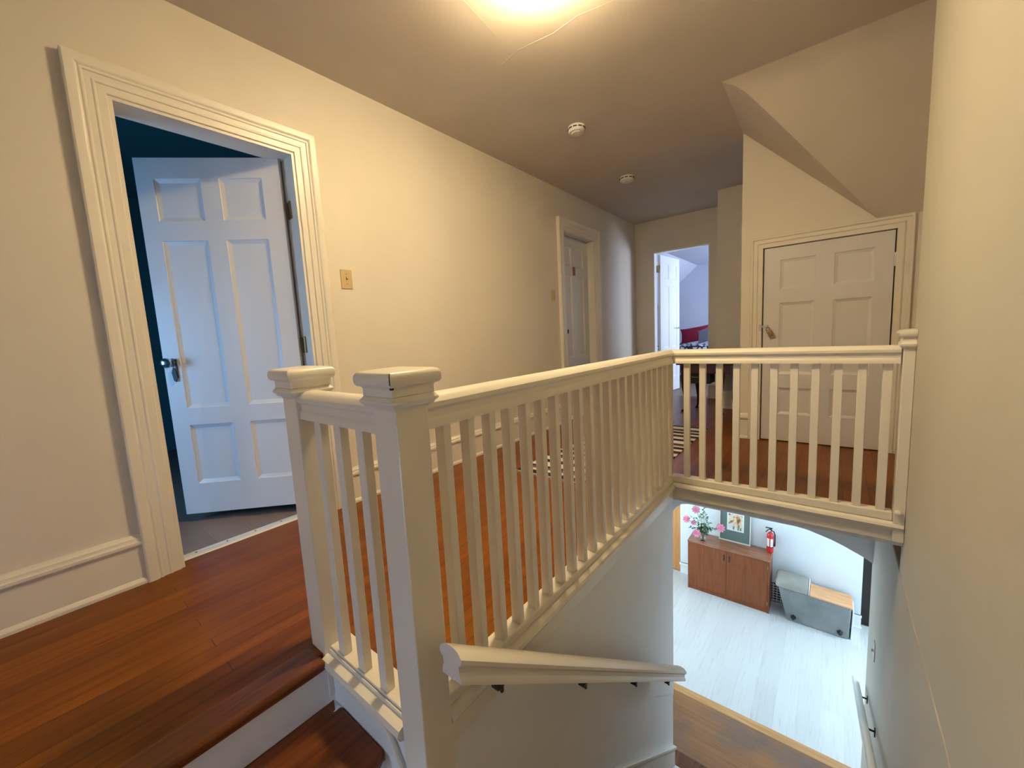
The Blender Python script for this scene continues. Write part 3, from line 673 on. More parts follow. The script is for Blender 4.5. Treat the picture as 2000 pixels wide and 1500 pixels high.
# long balustrade
lr = empty('long_balustrade', (RX, 1.7, 0), 'long cream balustrade running along the corridor edge from near newel to far corner', 'railing')
rail_between('top_rail', (RX, NY+0.045, RT), (RX, RY, RT), lr, 0, 1.0)
bm = bmesh.new()
y0, y1 = NY+0.045, RY+0.02
box(bm, RX-0.035, RX+0.024, y0, y1, 0.015, 0.045)
finish('shoe_rail', bm, 'trim', lr, bevel=0.004)
bm = bmesh.new()
prism(bm, [(RX-0.055, -0.005), (RX-0.055, 0.012), (RX+0.030, 0.014), (RX+0.044, 0.008), (RX+0.048, -0.004), (RX+0.042, -0.016), (RX+0.030, -0.020), (RX+0.026, -0.026), (RX+0.026, -0.092), (RX-0.004, -0.092), (RX-0.004, -0.008)], lambda u, v, d: (u, d, v), y0, RY-0.03)
finish('fascia_board', bm, 'trim', lr, smooth=True, angle=25)
ys = [0.8495+k*0.0877 for k in range(21)]
b0 = baluster_mesh(0.045, RT-0.083, lr, (RX, ys[0]))
for y in ys[1:]:
    c = b0.copy(); COL.objects.link(c); c.location = (b0.location[0], y-ys[0], 0)
# cross balustrade
cr = empty('cross_balustrade', (2.08, RY, 0), 'cream balustrade crossing from the far corner to the right wall, before the attic door', 'railing')
rail_between('top_rail', (RX, RY, RT), (2.565, RY, RT), cr, 1.0, 0.0)
bm = bmesh.new(); box(bm, RX-0.03, 2.57, RY-0.024, RY+0.035, 0.02, 0.062)
finish('shoe_rail', bm, 'trim', cr, bevel=0.005)
bm = bmesh.new()
prism(bm, [(RY+0.045, -0.005), (RY+0.045, 0.018), (RY-0.030, 0.019), (RY-0.044, 0.012), (RY-0.050, 0.000), (RY-0.044, -0.013), (RY-0.032, -0.018), (RY-0.026, -0.026), (RY-0.026, -0.075), (RY+0.045, -0.075)], lambda u, v, d: (d, u, v), RX-0.004, 2.608)
finish('fascia_board', bm, 'trim', cr, smooth=True, angle=25)
bm = bmesh.new(); box(bm, RX-0.02, XR, RY-0.012, 2.745, -0.10, -0.075)
st(finish('trim_9', bm, 'stair_wall'), 'white edge of the floor slab under the cross balustrade', 'trim')
xs_ = [1.642+k*0.0884 for k in range(11)]
b0 = baluster_mesh(0.062, RT-0.083, cr, (xs_[0], RY))
for x in xs_[1:]:
    c = b0.copy(); COL.objects.link(c); c.location = (x-xs_[0], 0, 0)
b1 = baluster_mesh(0.045, RT-0.083, lr, (RX, RY))
# short balustrade
sr = empty('short_balustrade', (1.29, NY, 0), 'short cream balustrade of three balusters between the two capped newel posts', 'railing')
SY = NY-0.006
rail_between('top_rail', (LXN+0.045, SY, RT), (RX-0.045, SY, RT), sr)
bm = bmesh.new(); box(bm, LXN+0.045, RX-0.045, SY-0.020, SY+0.05, 0.003, 0.022); box(bm, LXN+0.045, RX-0.045, SY-0.026, SY-0.0205, 0.001, 0.014)
finish('shoe_rail', bm, 'trim', sr, bevel=0.002)
bm = bmesh.new()
prism(bm, [(SY+0.05, -0.004), (SY+0.05, 0.003), (SY-0.034, 0.003), (SY-0.050, -0.004), (SY-0.056, -0.018), (SY-0.050, -0.032), (SY-0.036, -0.040), (SY-0.024, -0.044), (SY-0.021, -0.044), (SY-0.021, -0.005)], lambda u, v, d: (d, u, v), LXN+0.045, RX-0.045)
finish('fascia_board', bm, 'trim', sr, smooth=True, angle=25)
b0 = baluster_mesh(0.022, RT-0.083, sr, (1.155, SY-0.002))
for x in (1.268, 1.381):
    c = b0.copy(); COL.objects.link(c); c.location = (x-1.155, 0, 0)
# newel posts
def newel(loc, zb, label, chip=False):
    x, y = loc
    r = empty('newel_post', (x, y, 0), label, 'newel post')
    bm = bmesh.new(); box(bm, x-0.045, x+0.045, y-0.045, y+0.045, zb, 0.838)
    finish('shaft', bm, 'trim', r, bevel=0.003, seg=2)
    def sq(prof):
        bm = bmesh.new(); loft(bm, [[(x+a*h, y+b*h, z) for a, b in ((-1, -1), (1, -1), (1, 1), (-1, 1))] for h, z in prof]); return bm
    finish('collar', sq([(0.046, 0.828), (0.048, 0.834), (0.056, 0.837), (0.058, 0.841), (0.059, 0.843), (0.064, 0.847), (0.065, 0.852), (0.061, 0.857), (0.058, 0.862)]), 'trim', r, smooth=True, angle=50, bevel=0.0015)
    cp = finish('cap', sq([(0.058, 0.862), (0.0575, 0.880), (0.061, 0.884), (0.067, 0.886), (0.0705, 0.891), (0.072, 0.900), (0.071, 0.909), (0.067, 0.916), (0.058, 0.9195), (0.012, 0.924)]), 'trim', r, smooth=True, angle=50, bevel=0.002)
    if chip:
        bm = bmesh.new(); box(bm, x+0.056, x+0.0625, y-0.0625, y-0.056, 0.880, 0.8855)
        tube(bm, [(x+0.0700, y-0.0700, 0.891), (x+0.0715, y-0.0715, 0.900), (x+0.0705, y-0.0705, 0.909), (x+0.0665, y-0.0665, 0.9155)], 0.0012, 5)
        finish('mitre_crack', bm, 'dark_slot', cp)
    return r
newel((LXN, NY), -0.15, 'left cream newel post with square cap beside the floor edge')
newel((RX, NY), -1.05, 'nearest cream newel post with cracked square cap joining short and long railings', chip=True)
r = empty('newel_post', (2.612, RY, 0), 'half newel post fixed to the right wall at the end of the cross railing', 'newel post')
bm = bmesh.new(); box(bm, 2.571, 2.6115, RY-0.04, RY+0.04, -0.074, 0.838); finish('shaft', bm, 'trim', r, bevel=0.003)
bm = bmesh.new()
loft(bm, [[(2.6115+a*h+(0 if a else 0), RY+b*h*1.0, z) for a, b in ((-1, -1), (0, -1), (0, 1), (-1, 1))] for h, z in [(0.042, 0.835), (0.054, 0.848), (0.055, 0.858), (0.046, 0.868), (0.045, 0.886), (0.056, 0.892), (0.060, 0.905), (0.056, 0.917), (0.03, 0.922)]])
finish('cap', bm, 'trim', r, smooth=True, angle=50, bevel=0.0015)
bm = bmesh.new(); sphere(bm, (2.585, RY-0.052, 0.075), 0.014, 0.014, 0.014)
finish('drop_knob', bm, 'trim', r, smooth=True)
# curved stringer trim under short balustrade
bm = bmesh.new()
tube(bm, [(1.375, 0.688, -0.040), (1.42, 0.688, -0.080), (1.47, 0.688, -0.16), (1.492, 0.688, -0.26), (1.496, 0.688, -0.5)], 0.007, 8)
st(finish('trim_10', bm, 'trim', smooth=True), 'curved moulding on the panel below the short balustrade beside the nearest newel', 'trim')

# near handrail on the stair wall
hr = empty('wall_handrail', (1.64, 0.72, 0.24), 'thick cream handrail sloping down the stair wall, nearest the viewer', 'handrail')
HXc = 1.664
sl_ = 0.766
ys0, ys1 = 0.715, 2.47
hz = lambda y: 0.300-(y-0.70)*sl_
rail_between('rail', (HXc, ys0, hz(ys0)), (HXc, ys1, hz(ys1)), hr)
for y in (0.88, 1.32, 1.78, 2.24):
    z = hz(y)-0.090
    bm = bmesh.new(); zw = z-0.035
    box(bm, WX+0.0045, WX+0.010, y-0.014, y+0.014, zw-0.030, zw+0.022)
    tube(bm, [(WX+0.008, y, zw), (WX+0.05, y, zw-0.004), (HXc-0.03, y, z-0.012), (HXc, y, z-0.003)], 0.0055, 8)
    box(bm, HXc-0.012, HXc+0.012, y-0.026, y+0.034, z-0.005, z+0.004); box(bm, HXc+0.002, HXc+0.010, y-0.010, y-0.002, z-0.024, z)
    finish('bracket', bm, 'black_metal', hr)
# far right handrail on the right wall
h2 = empty('wall_handrail', (2.55, 4.1, -1.95), 'white handrail on the lower right wall at the foot of the stairs', 'handrail')
zr = lambda y: -1.885+(4.10-y)*0.41
rail_half2 = rail_prof
keep = rail_prof[:]
rail_between('rail', (2.550, 4.12, zr(4.12)+0.0), (2.550, 2.60, zr(2.60)+0.0), h2, mat='white_trim', k_=0.58)
for y in (3.86, 3.29, 2.75):
    z = zr(y)-0.050
    bm = bmesh.new(); box(bm, XR-0.006, XR-0.0005, y-0.012, y+0.012, z-0.05, z)
    tube(bm, [(XR-0.004, y, z-0.02), (XR-0.03, y, z-0.02), (2.56, y, z-0.004), (2.55, y, z+0.004)], 0.006, 8)
    finish('bracket', bm, 'black_metal', h2)

# ================================================================ FITTINGS
# ceiling lamp
cl = empty('ceiling_lamp', (LX, LY, H), 'lit frosted glass ceiling lamp at the top edge over the stairwell', 'ceiling lamp')
bm = bmesh.new(); lathe(bm, (LX, LY, H), (0, 0, -1), [(0.085, 0), (0.085, 0.012), (0.03, 0.02), (0.012, 0.022), (0.012, 0.055)], 32)
finish('canopy', bm, 'brass', cl, smooth=True)
bm = bmesh.new(); lathe(bm, (LX, LY, H), (0, 0, -1), [(0.165, 0.040), (0.172, 0.044), (0.168, 0.058), (0.150, 0.082), (0.115, 0.105), (0.07, 0.120), (0.02, 0.126), (0.001, 0.126)], 40)
bowl = finish('glass_bowl', bm, 'lamp_glow', cl, smooth=True)
for k in range(3):
    a = math.radians(100+120*k); cx, cy = LX+0.172*math.cos(a), LY+0.172*math.sin(a)
    bm = bmesh.new(); tube(bm, [(LX+0.10*math.cos(a), LY+0.10*math.sin(a), H-0.006), (cx, cy, H-0.030), (cx+0.004*math.cos(a), cy+0.004*math.sin(a), H-0.050), (LX+0.166*math.cos(a), LY+0.166*math.sin(a), H-0.064)], 0.0035, 6)
    finish('clip', bm, 'shade_dark', cl)
# smoke detectors
def smoke(x, y, r, label, mat, dark):
    root = empty('smoke_detector', (x, y, H), label, 'smoke detector', 'smoke detectors on the corridor ceiling')
    bm = bmesh.new(); lathe(bm, (x, y, H), (0, 0, -1), [(r, 0), (r, 0.014), (r*0.98, 0.016), (r*0.98, 0.022), (r, 0.024), (r*0.98, 0.036), (r*0.90, 0.042), (r*0.62, 0.044), (r*0.58, 0.050), (r*0.25, 0.052), (0.001, 0.052)], 32)
    finish('body', bm, mat, root, smooth=True)
    bm = bmesh.new()
    for k in range(10):
        a = 2*PI*k/10; c, s = math.cos(a), math.sin(a)
        p = Vector((x+c*r*0.985, y+s*r*0.985, H-0.019)); t = Vector((-s, c, 0))*r*0.22; nrm = Vector((c, s, 0))*0.003
        vs2 = [p+t*i+nrm*j+Vector((0, 0, k2*0.0035)) for i in (-1, 1) for j in (-1, 1) for k2 in (-1, 1)]
        v = [bm.verts.new(q) for q in vs2]
        for f in ((0, 1, 3, 2), (4, 6, 7, 5), (0, 4, 5, 1), (2, 3, 7, 6), (0, 2, 6, 4), (1, 5, 7, 3)): bm.faces.new([v[i] for i in f])
    finish('vent_slots', bm, 'dark_slot', root)
smoke(0.772, 3.02, 0.062, 'white round smoke detector on the ceiling, the nearer one to the lamp', 'white_plastic', 0)
smoke(0.65, 4.25, 0.068, 'smaller looking smoke detector further down the corridor ceiling', 'white_plastic', 1)
# light switches
def switch(y0, y1, z0, z1, label, tog=True):
    root = empty('light_switch', (0, (y0+y1)/2, z0), label, 'light switch')
    bm = bmesh.new(); box(bm, 0.0, 0.006, y0, y1, z0, z1); finish('switch_plate', bm, 'almond', root, bevel=0.002)
    ym, zm = (y0+y1)/2, (z0+z1)/2
    bm = bmesh.new(); vv = box(bm, 0.004, 0.018, ym-0.004, ym+0.004, zm-0.004, zm+0.010); bmesh.ops.rotate(bm, verts=bm.verts, cent=(0.005, ym, zm), matrix=Matrix.Rotation(math.radians(-25), 3, 'Y'))
    finish('toggle', bm, 'almond', root, bevel=0.001)
    for zz in (zm-0.030, zm+0.030):
        bm = bmesh.new(); lathe(bm, (0.006, ym, zz), (1, 0, 0), [(0.0035, 0), (0.003, 0.001), (0.001, 0.0013)], 10); finish('screw', bm, 'brass', root)
switch(1.464, 1.536, 1.322, 1.436, 'almond toggle light switch on the left wall beside the open door')
switch(3.78, 3.85, 1.335, 1.45, 'almond light switch beside the casing of the closed corridor door')
bm = bmesh.new(); box(bm, XR-0.006, XR, 3.55, 3.62, -1.33, -1.21)
o = finish('light_switch', bm, 'white_plastic', bevel=0.002); tag(o, 'white light switch on the lower right wall downstairs', 'light switch')
bm = bmesh.new(); box(bm, XR-0.018, XR-0.006, 3.58, 3.59, -1.275, -1.255); finish('toggle', bm, 'steel', o)
# vent in blue room
vr_ = empty('wall_vent', (-1.6, 2.2, 0.3), 'black slatted wall vent low in the dark teal room', 'vent')
bm = bmesh.new(); box(bm, -1.75, -1.25, 2.18, 2.2, 0.25, 0.60); finish('frame', bm, 'black', vr_)
bm = bmesh.new()
for k in range(9): box(bm, -1.73, -1.27, 2.172, 2.181, 0.275+0.035*k, 0.287+0.035*k)
finish('slats', bm, 'black_metal', vr_)
# rug
bm = bmesh.new(); G = 60
x0, x1, yy0, yy1 = 0.53, 1.41, 2.39, 4.26
gr = [[bm.verts.new((x0+(x1-x0)*i/6, yy0+(yy1-yy0)*j/G, 0.008+0.0012*math.sin(j*0.8+i))) for i in range(7)] for j in range(G+1)]
gb = [[bm.verts.new((x0+(x1-x0)*i/6, yy0+(yy1-yy0)*j/G, 0.0005)) for i in range(7)] for j in range(G+1)]
for j in range(G):
    for i in range(6):
        bm.faces.new((gr[j][i], gr[j][i+1], gr[j+1][i+1], gr[j+1][i])); bm.faces.new((gb[j][i], gb[j+1][i], gb[j+1][i+1], gb[j][i+1]))
    bm.faces.new((gr[j][0], gr[j+1][0], gb[j+1][0], gb[j][0])); bm.faces.new((gr[j][6], gb[j][6], gb[j+1][6], gr[j+1][6]))
for i in range(6):
    bm.faces.new((gr[0][i], gb[0][i], gb[0][i+1], gr[0][i+1])); bm.faces.new((gr[G][i], gr[G][i+1], gb[G][i+1], gb[G][i]))
rg = finish('striped_rug', bm, 'rug'); tag(rg, 'black, white and purple striped rug on the corridor floor behind the balusters', 'rug')
for ya, yb in ((yy0, yy0-0.03), (yy1, yy1+0.03)):
    bm = bmesh.new()
    for k in range(44):
        xx = x0+0.01+0.02*k
        tube(bm, [(xx, ya, 0.005), (xx+0.004, yb, 0.003)], 0.0016, 4)
    finish('fringe', bm, 'label', rg)['kind'] = 'stuff'

# ================================================================ FAR CORRIDOR TABLE
tb = empty('side_table', (1.17, 5.15, 0), 'dark cherry side table with curved legs beyond the rug, seen between balusters', 'table')
bm = bmesh.new(); box(bm, 0.90, 1.50, 4.98, 5.36, 0.555, 0.580); finish('tabletop', bm, 'dark_wood', tb, bevel=0.006, seg=3)
bm = bmesh.new(); box(bm, 0.94, 1.46, 5.01, 5.33, 0.455, 0.556); finish('apron', bm, 'dark_wood', tb, bevel=0.003)
for sx, sy in ((0, 0), (1, 0), (0, 1), (1, 1)):
    cx = (0.985, 1.06)[sy] if not sx else (1.362, 1.45)[sy]; cy = 5.03 if not sy else 5.31; ox = -1 if not sx else 1; oy = -1 if not sy else 1
    bm = bmesh.new(); tube(bm, [(cx, cy, 0.555), (cx+ox*.012, cy+oy*.012, 0.42), (cx+ox*.008, cy+oy*.008, 0.30), (cx-ox*.006, cy-oy*.006, 0.15), (cx, cy, 0.05), (cx+ox*.018, cy+oy*.018, 0.012), (cx+ox*.02, cy+oy*.02, 0.0)], [0.030, 0.034, 0.025, 0.015, 0.012, 0.020, 0.022], 10)
    finish('leg', bm, 'dark_wood', tb, smooth=True)
bm = bmesh.new(); box(bm, 0.96, 1.25, 5.06, 5.30, 0.335, 0.4555); dw = finish('lower_drawer', bm, 'black', tb, bevel=0.003)
bm = bmesh.new(); tube(bm, [(1.06, 5.062, 0.41), (1.06, 5.045, 0.41), (1.12, 5.045, 0.41), (1.12, 5.062, 0.41)], 0.004, 6); finish('handle', bm, 'steel', dw)

# ================================================================ BEDROOM
bd_ = empty('bed', (0.5, 8.2, 0), 'bed with black and white patterned quilt seen through the bedroom doorway', 'bed')
bm = bmesh.new(); box(bm, -0.55, 1.6, 7.75, 8.95, 0.12, 0.35); finish('bed_base', bm, 'sheet', bd_, bevel=0.02)
bm = bmesh.new(); box(bm, -0.55, 1.6, 7.74, 8.96, 0.351, 0.60); finish('mattress', bm, 'sheet', bd_, bevel=0.05, seg=4)
bm = bmesh.new()
N1, N2 = 40, 24
g = [[None]*(N2+1) for _ in range(N1+1)]
for i in range(N1+1):
    for j in range(N2+1):
        x = -0.58+2.2*i/N1; y = 7.70+1.2*j/N2
        z = 0.655+0.012*math.sin(9*x+3*y)+0.010*math.sin(17*y-5*x)
        if j < 2: z -= 0.25*(2-j)/2
        g[i][j] = bm.verts.new((x, y, z))
for i in range(N1):
    for j in range(N2): bm.faces.new((g[i][j], g[i+1][j], g[i+1][j+1], g[i][j+1]))
q = finish('quilt', bm, 'quilt', bd_, smooth=True); so = q.modifiers.new('thick', 'SOLIDIFY'); so.thickness = 0.03; so.offset = -1
for zz, xx in ((0, -0.48), (0, 1.52)):
    for yy in (7.82, 8.88):
        bm = bmesh.new(); lathe(bm, (xx, yy, 0), (0, 0, 1), [(0.025, 0), (0.03, 0.12)], 12); finish('leg', bm, 'dark_wood', bd_)
def pillow(name, c, sx, sy, sz, rot, mat, label):
    bm = bmesh.new(); n = 16
    gt, gb_ = [], []
    for sgn, store in ((1, gt), (-1, gb_)):
        for i in range(n+1):
            row = []
            for j in range(n+1):
                u = -1+2*i/n; v = -1+2*j/n
                h = ((1-abs(u)**2.6)*(1-abs(v)**2.6))**0.55
                pinch = 1-0.10*(1-abs(u)**3)*abs(v)**4; pinch2 = 1-0.10*(1-abs(v)**3)*abs(u)**4
                row.append(bm.verts.new((u*sx*pinch2, v*sy*pinch, sgn*sz*h)))
            store.append(row)
        for i in range(n):
            for j in range(n): bm.faces.new((store[i][j], store[i+1][j], store[i+1][j+1], store[i][j+1]))
    bmesh.ops.remove_doubles(bm, verts=bm.verts, dist=1e-5)
    bmesh.ops.rotate(bm, verts=bm.verts, cent=(0, 0, 0), matrix=Euler(rot).to_matrix()); bmesh.ops.translate(bm, verts=bm.verts, vec=c)
    o = finish(name, bm, mat, smooth=True, angle=80); tag(o, label, 'pillow'); return o
pillow('pillow', (0.24, 8.44, 0.845), 0.28, 0.16, 0.06, (math.radians(68), math.radians(-8), math.radians(0)), 'crimson', 'dark red pillow leaning on the patterned bed')
pillow('pillow', (0.55, 8.14, 0.845), 0.22, 0.15, 0.055, (math.radians(58), math.radians(-16), math.radians(-12)), 'grey_cotton', 'grey pillow propped right of the red pillow on the bed')

# ================================================================ DOWNSTAIRS HALL OBJECTS
ZT = -2.117
KX0, KX1, KY0, KY1 = 0.745, 1.766, 6.045, 6.375
cb = empty('low_cabinet', (1.25, 6.2, ZL), 'reddish brown two door wooden cabinet against the white hall wall downstairs', 'cabinet')
bm = bmesh.new()
box(bm, KX0, KX0+0.02, KY0+0.004, KY1, ZL+0.0, ZT-0.022); box(bm, KX1-0.02, KX1, KY0+0.004, KY1, ZL, ZT-0.022)
box(bm, KX0+0.02, KX1-0.02, KY1-0.01, KY1, ZL+0.05, ZT-0.022); box(bm, KX0+0.02, KX1-0.02, KY0+0.022, KY1-0.01, ZL+0.06, ZL+0.08)
finish('body', bm, 'cabinet', cb, bevel=0.001)
bm = bmesh.new(); box(bm, KX0-0.004, KX1+0.004, KY0-0.004, KY1, ZT-0.022, ZT); finish('cabinet_top', bm, 'cabinet_top', cb, bevel=0.002)
bm = bmesh.new(); box(bm, KX0+0.0205, KX1-0.0205, KY0+0.012, KY0+0.022, ZL, ZL+0.062); finish('plinth', bm, 'cabinet', cb)
for a, b, kx in ((KX0+0.021, 1.2535, 1.225), (1.2565, KX1-0.021, 1.29)):
    bm = bmesh.new(); box(bm, a, b, KY0, KY0+0.018, ZL+0.065, ZT-0.026); dd = finish('door', bm, 'cabinet', cb, bevel=0.0015)
    bm = bmesh.new(); box(bm, kx-0.006, kx+0.006, KY0-0.008, KY0-0.0002, ZT-0.17, ZT-0.08); finish('handle', bm, 'dark_wood', dd, bevel=0.002)
for zz in (ZT-0.10, ZL+0.14):
    bm = bmesh.new(); box(bm, KX1-0.026, KX1-0.014, KY0-0.004, KY0+0.001, zz-0.025, zz+0.025); finish('hinge', bm, 'brass', cb)
# framed picture leaning on the wall
fp = empty('framed_picture', (1.30, 6.34, ZT), 'framed print with wide grey green mat leaning on the wall on top of the cabinet', 'picture')
fx0, fx1, fz0, fz1 = 1.105, 1.505, ZT+0.002, ZT+0.56
def lean(z): return 6.325+(z-ZT)*0.06
def lbox(bm, a, b, c, d, e0, e1):
    v = []
    for x in (a, b):
        for e in (e0, e1):
            for z in (c, d): v.append(bm.verts.new((x, lean(z)+e, z)))
    for f in ((0, 1, 3, 2), (4, 6, 7, 5), (0, 4, 5, 1), (2, 3, 7, 6), (0, 2, 6, 4), (1, 5, 7, 3)): bm.faces.new([v[i] for i in f])
bm = bmesh.new(); t = 0.012
lbox(bm, fx0, fx0+t, fz0, fz1, -0.012, 0.012); lbox(bm, fx1-t, fx1, fz0, fz1, -0.012, 0.012); lbox(bm, fx0+t, fx1-t, fz0, fz0+t, -0.012, 0.012); lbox(bm, fx0+t, fx1-t, fz1-t, fz1, -0.012, 0.012)
finish('frame', bm, 'frame_metal', fp)
bm = bmesh.new(); lbox(bm, fx0+t, fx1-t, fz0+t, fz1-t, 0.002, 0.008); finish('mat_board', bm, 'mat_board', fp)
bm = bmesh.new(); lbox(bm, 1.205, 1.42, ZT+0.165, ZT+0.43, -0.001, 0.0015); pb = finish('print_border', bm, 'paper', fp)
bm = bmesh.new(); lbox(bm, 1.225, 1.40, ZT+0.215, ZT+0.41, -0.0025, -0.0012); finish('print', bm, 'print', pb)
bm = bmesh.new(); sphere(bm, (1.26, lean(ZT+0.235)-0.003, ZT+0.235), 0.035, 0.0012, 0.038, 16, 8); finish('print_shape', bm, 'label', pb)
for (xa, za, xb, zb) in ((1.28, 0.185, 1.34, 0.235), (1.34, 0.185, 1.36, 0.25), (1.37, 0.185, 1.39, 0.23)):
    bm = bmesh.new(); lbox(bm, xa, xa+0.02, ZT+za, ZT+zb, -0.0042, -0.003); finish('print_shape', bm, 'pale_leaf', pb)
# fire extinguisher on wall
ex, ey, ez = 1.740, 6.30, -2.115
fe = empty('fire_extinguisher', (ex, ey, ez), 'small red fire extinguisher hung on the hall wall right above the cabinet', 'fire extinguisher'); fe.scale = (0.95, 0.95, 0.90)
bm = bmesh.new(); lathe(bm, (ex, ey, ez), (0, 0, 1), [(0.030, 0), (0.040, 0.006), (0.043, 0.02), (0.043, 0.25), (0.040, 0.28), (0.026, 0.305), (0.015, 0.315), (0.014, 0.33)], 24); finish('cylinder', bm, 'red', fe, smooth=True)
bm = bmesh.new()
for a0, a1 in ((-2.55, -1.72), (-1.42, -0.65)):
    ring = []
    for k in range(9):
        a = a0+(a1-a0)*k/8; ring.append((math.cos(a), math.sin(a)))
    R0 = [[bm.verts.new((ex+c*0.0437, ey+s*0.0437, ez+z)) for c, s in ring] for z in (0.10, 0.225)]
    for k in range(8): bm.faces.new((R0[0][k], R0[0][k+1], R0[1][k+1], R0[1][k]))
finish('label_sticker', bm, 'label', fe)
bm = bmesh.new(); lathe(bm, (ex, ey, ez+0.33), (0, 0, 1), [(0.014, 0), (0.018, 0.008), (0.018, 0.03), (0.012, 0.035)], 14)
box(bm, ex-0.06, ex+0.025, ey-0.010, ey+0.010, ez+0.372, ez+0.382); tube(bm, [(ex+0.005, ey, ez+0.35), (ex-0.03, ey, ez+0.345), (ex-0.055, ey, ez+0.305)], 0.007, 6)
finish('lever', bm, 'black', fe)
bm = bmesh.new(); tube(bm, [(ex+0.015, ey, ez+0.345), (ex+0.042, ey-0.004, ez+0.335), (ex+0.056, ey-0.006, ez+0.29), (ex+0.057, ey-0.006, ez+0.18), (ex+0.053, ey-0.006, ez+0.11)], [0.007, 0.008, 0.008, 0.009, 0.012], 8); finish('hose', bm, 'black', fe, smooth=True)
bm = bmesh.new(); lathe(bm, (ex, ey, ez+0.085), (0, 0, 1), [(0.0445, 0), (0.0445, 0.012)], 24); box(bm, ex-0.015, ex+0.015, ey+0.043, 6.39, ez+0.05, ez+0.25); finish('bracket', bm, 'black', fe)
bm = bmesh.new(); lathe(bm, (ex-0.006, ey-0.017, ez+0.345), (0, -1, 0), [(0.012, 0), (0.012, 0.006), (0.001, 0.007)], 14); finish('gauge', bm, 'white_plastic', fe)
# vase + flowers
vx, vy = 0.925, 6.16
va = empty('glass_vase', (vx, vy, ZT), 'small clear glass vase holding pink flowers on the brown cabinet', 'vase')
bm = bmesh.new(); lathe(bm, (vx, vy, ZT), (0, 0, 1), [(0.034, 0.0), (0.040, 0.01), (0.042, 0.06), (0.040, 0.10), (0.046, 0.128), (0.043, 0.128), (0.036, 0.10), (0.038, 0.06), (0.036, 0.014), (0.001, 0.012)], 24); finish('vase_body', bm, 'glass', va, smooth=True)
def flower(c, r, facing, label, mats=('pink', 'pale_pink')):
    root = empty('pink_flower', (vx, vy, ZT+0.02), label, 'flower', 'pink flowers in the glass vase')
    c = Vector(c); b0 = Vector((vx+random.uniform(-.012, .012), vy+random.uniform(-.012, .012), ZT+0.02)); mid = Vector((vx+(c.x-vx)*0.25, vy+(c.y-vy)*0.25, ZT+0.13+max(0, (c.z-ZT-0.13))*0.45))
    bm = bmesh.new(); tube(bm, [b0, mid, c], 0.0028, 6); finish('stem', bm, 'leaf', root, smooth=True)
    fz = Vector(facing).normalized(); s, t = frame_axes(fz)
    bm = bmesh.new()
    for ring, (n, rr, tilt, hh) in enumerate(((4, 0.35, 0.95, 0.7), (6, 0.6, 0.7, 0.55), (8, 0.85, 0.42, 0.35), (9, 1.0, 0.12, 0.1))):
        for k in range(n):
            a = 2*PI*k/n+ring*0.5; rad = s*math.cos(a)+t*math.sin(a); tan = s*-math.sin(a)+t*math.cos(a)
            base_ = c+fz*(r*0.05); tipd = (rad*math.cos(tilt)+fz*math.sin(tilt))
            L_ = r*rr*1.05; w_ = r*0.55*(0.6+0.4*rr)
            pts = [base_-tan*w_*0.25, base_+tan*w_*0.25, base_+tipd*L_*0.6+tan*w_*0.55, base_+tipd*L_+tan*w_*0.25+fz*r*0.12, base_+tipd*L_-tan*w_*0.25+fz*r*0.10, base_+tipd*L_*0.6-tan*w_*0.55]
            bm.faces.new([bm.verts.new(p) for p in pts])
    fl = finish('blossom', bm, mats[0], root); so = fl.modifiers.new('thick', 'SOLIDIFY'); so.thickness = 0.0012
    bm = bmesh.new(); sphere(bm, c+fz*r*0.15, r*0.25, r*0.25, r*0.25, 8, 6); finish('flower_centre', bm, mats[0], fl, smooth=True)
    bm = bmesh.new()
    for k in range(5):
        a = 2*PI*k/5; rad = s*math.cos(a)+t*math.sin(a); tan = s*-math.sin(a)+t*math.cos(a)
        bm.faces.new([bm.verts.new(p) for p in (c-fz*r*0.15, c+rad*r*0.55+tan*r*0.16, c+rad*r*1.15-fz*r*0.1, c+rad*r*0.55-tan*r*0.16)])
    sp = finish('sepals', bm, 'leaf', root); so = sp.modifiers.new('thick', 'SOLIDIFY'); so.thickness = 0.0008
flower((0.835, 6.13, -1.665), 0.055, (0.3, -1, 0.7), 'pink flower at the top of the bouquet in the glass vase')
flower((0.715, 6.11, -1.83), 0.056, (-0.4, -1, 0.5), 'pink flower leaning furthest left in the glass vase')
flower((0.81, 6.10, -1.86), 0.036, (0, -1, 0.6), 'smaller dusky pink flower at the middle left of the bouquet', ('pink', 'pink'))
flower((1.16, 6.12, -1.855), 0.058, (0.5, -1, 0.6), 'pink flower drooping to the right before the framed picture')
flower((0.865, 6.06, -1.99), 0.056, (0.1, -1, 0.7), 'pale pink flower hanging over the rim of the glass vase')
# foliage
fo = empty('foliage_sprays', (vx, vy, ZT+0.02), 'green leafy sprays among the pink flowers in the vase', 'foliage', None, 'stuff')
bm = bmesh.new(); bm2 = bmesh.new(); random.seed(3)
def leaf(bm, p, d, ln, w_):
    d = d.normalized(); s, t = frame_axes(d); a = random.uniform(0, PI); s = s*math.cos(a)+t*math.sin(a)
    q = [p, p+d*ln*0.35+s*w_, p+d*ln*0.7+s*w_*0.7, p+d*ln, p+d*ln*0.7-s*w_*0.7, p+d*ln*0.35-s*w_]
    bm.faces.new([bm.verts.new(x) for x in q])
tips = [(0.97, -1.68), (0.93, -1.63), (1.02, -1.80), (1.06, -1.86), (1.03, -1.92), (0.76, -1.94), (0.90, -1.75), (0.86, -1.80), (0.98, -1.93), (0.88, -1.90), (1.12, -1.90), (0.95, -1.85), (0.80, -1.78), (1.00, -1.74)]
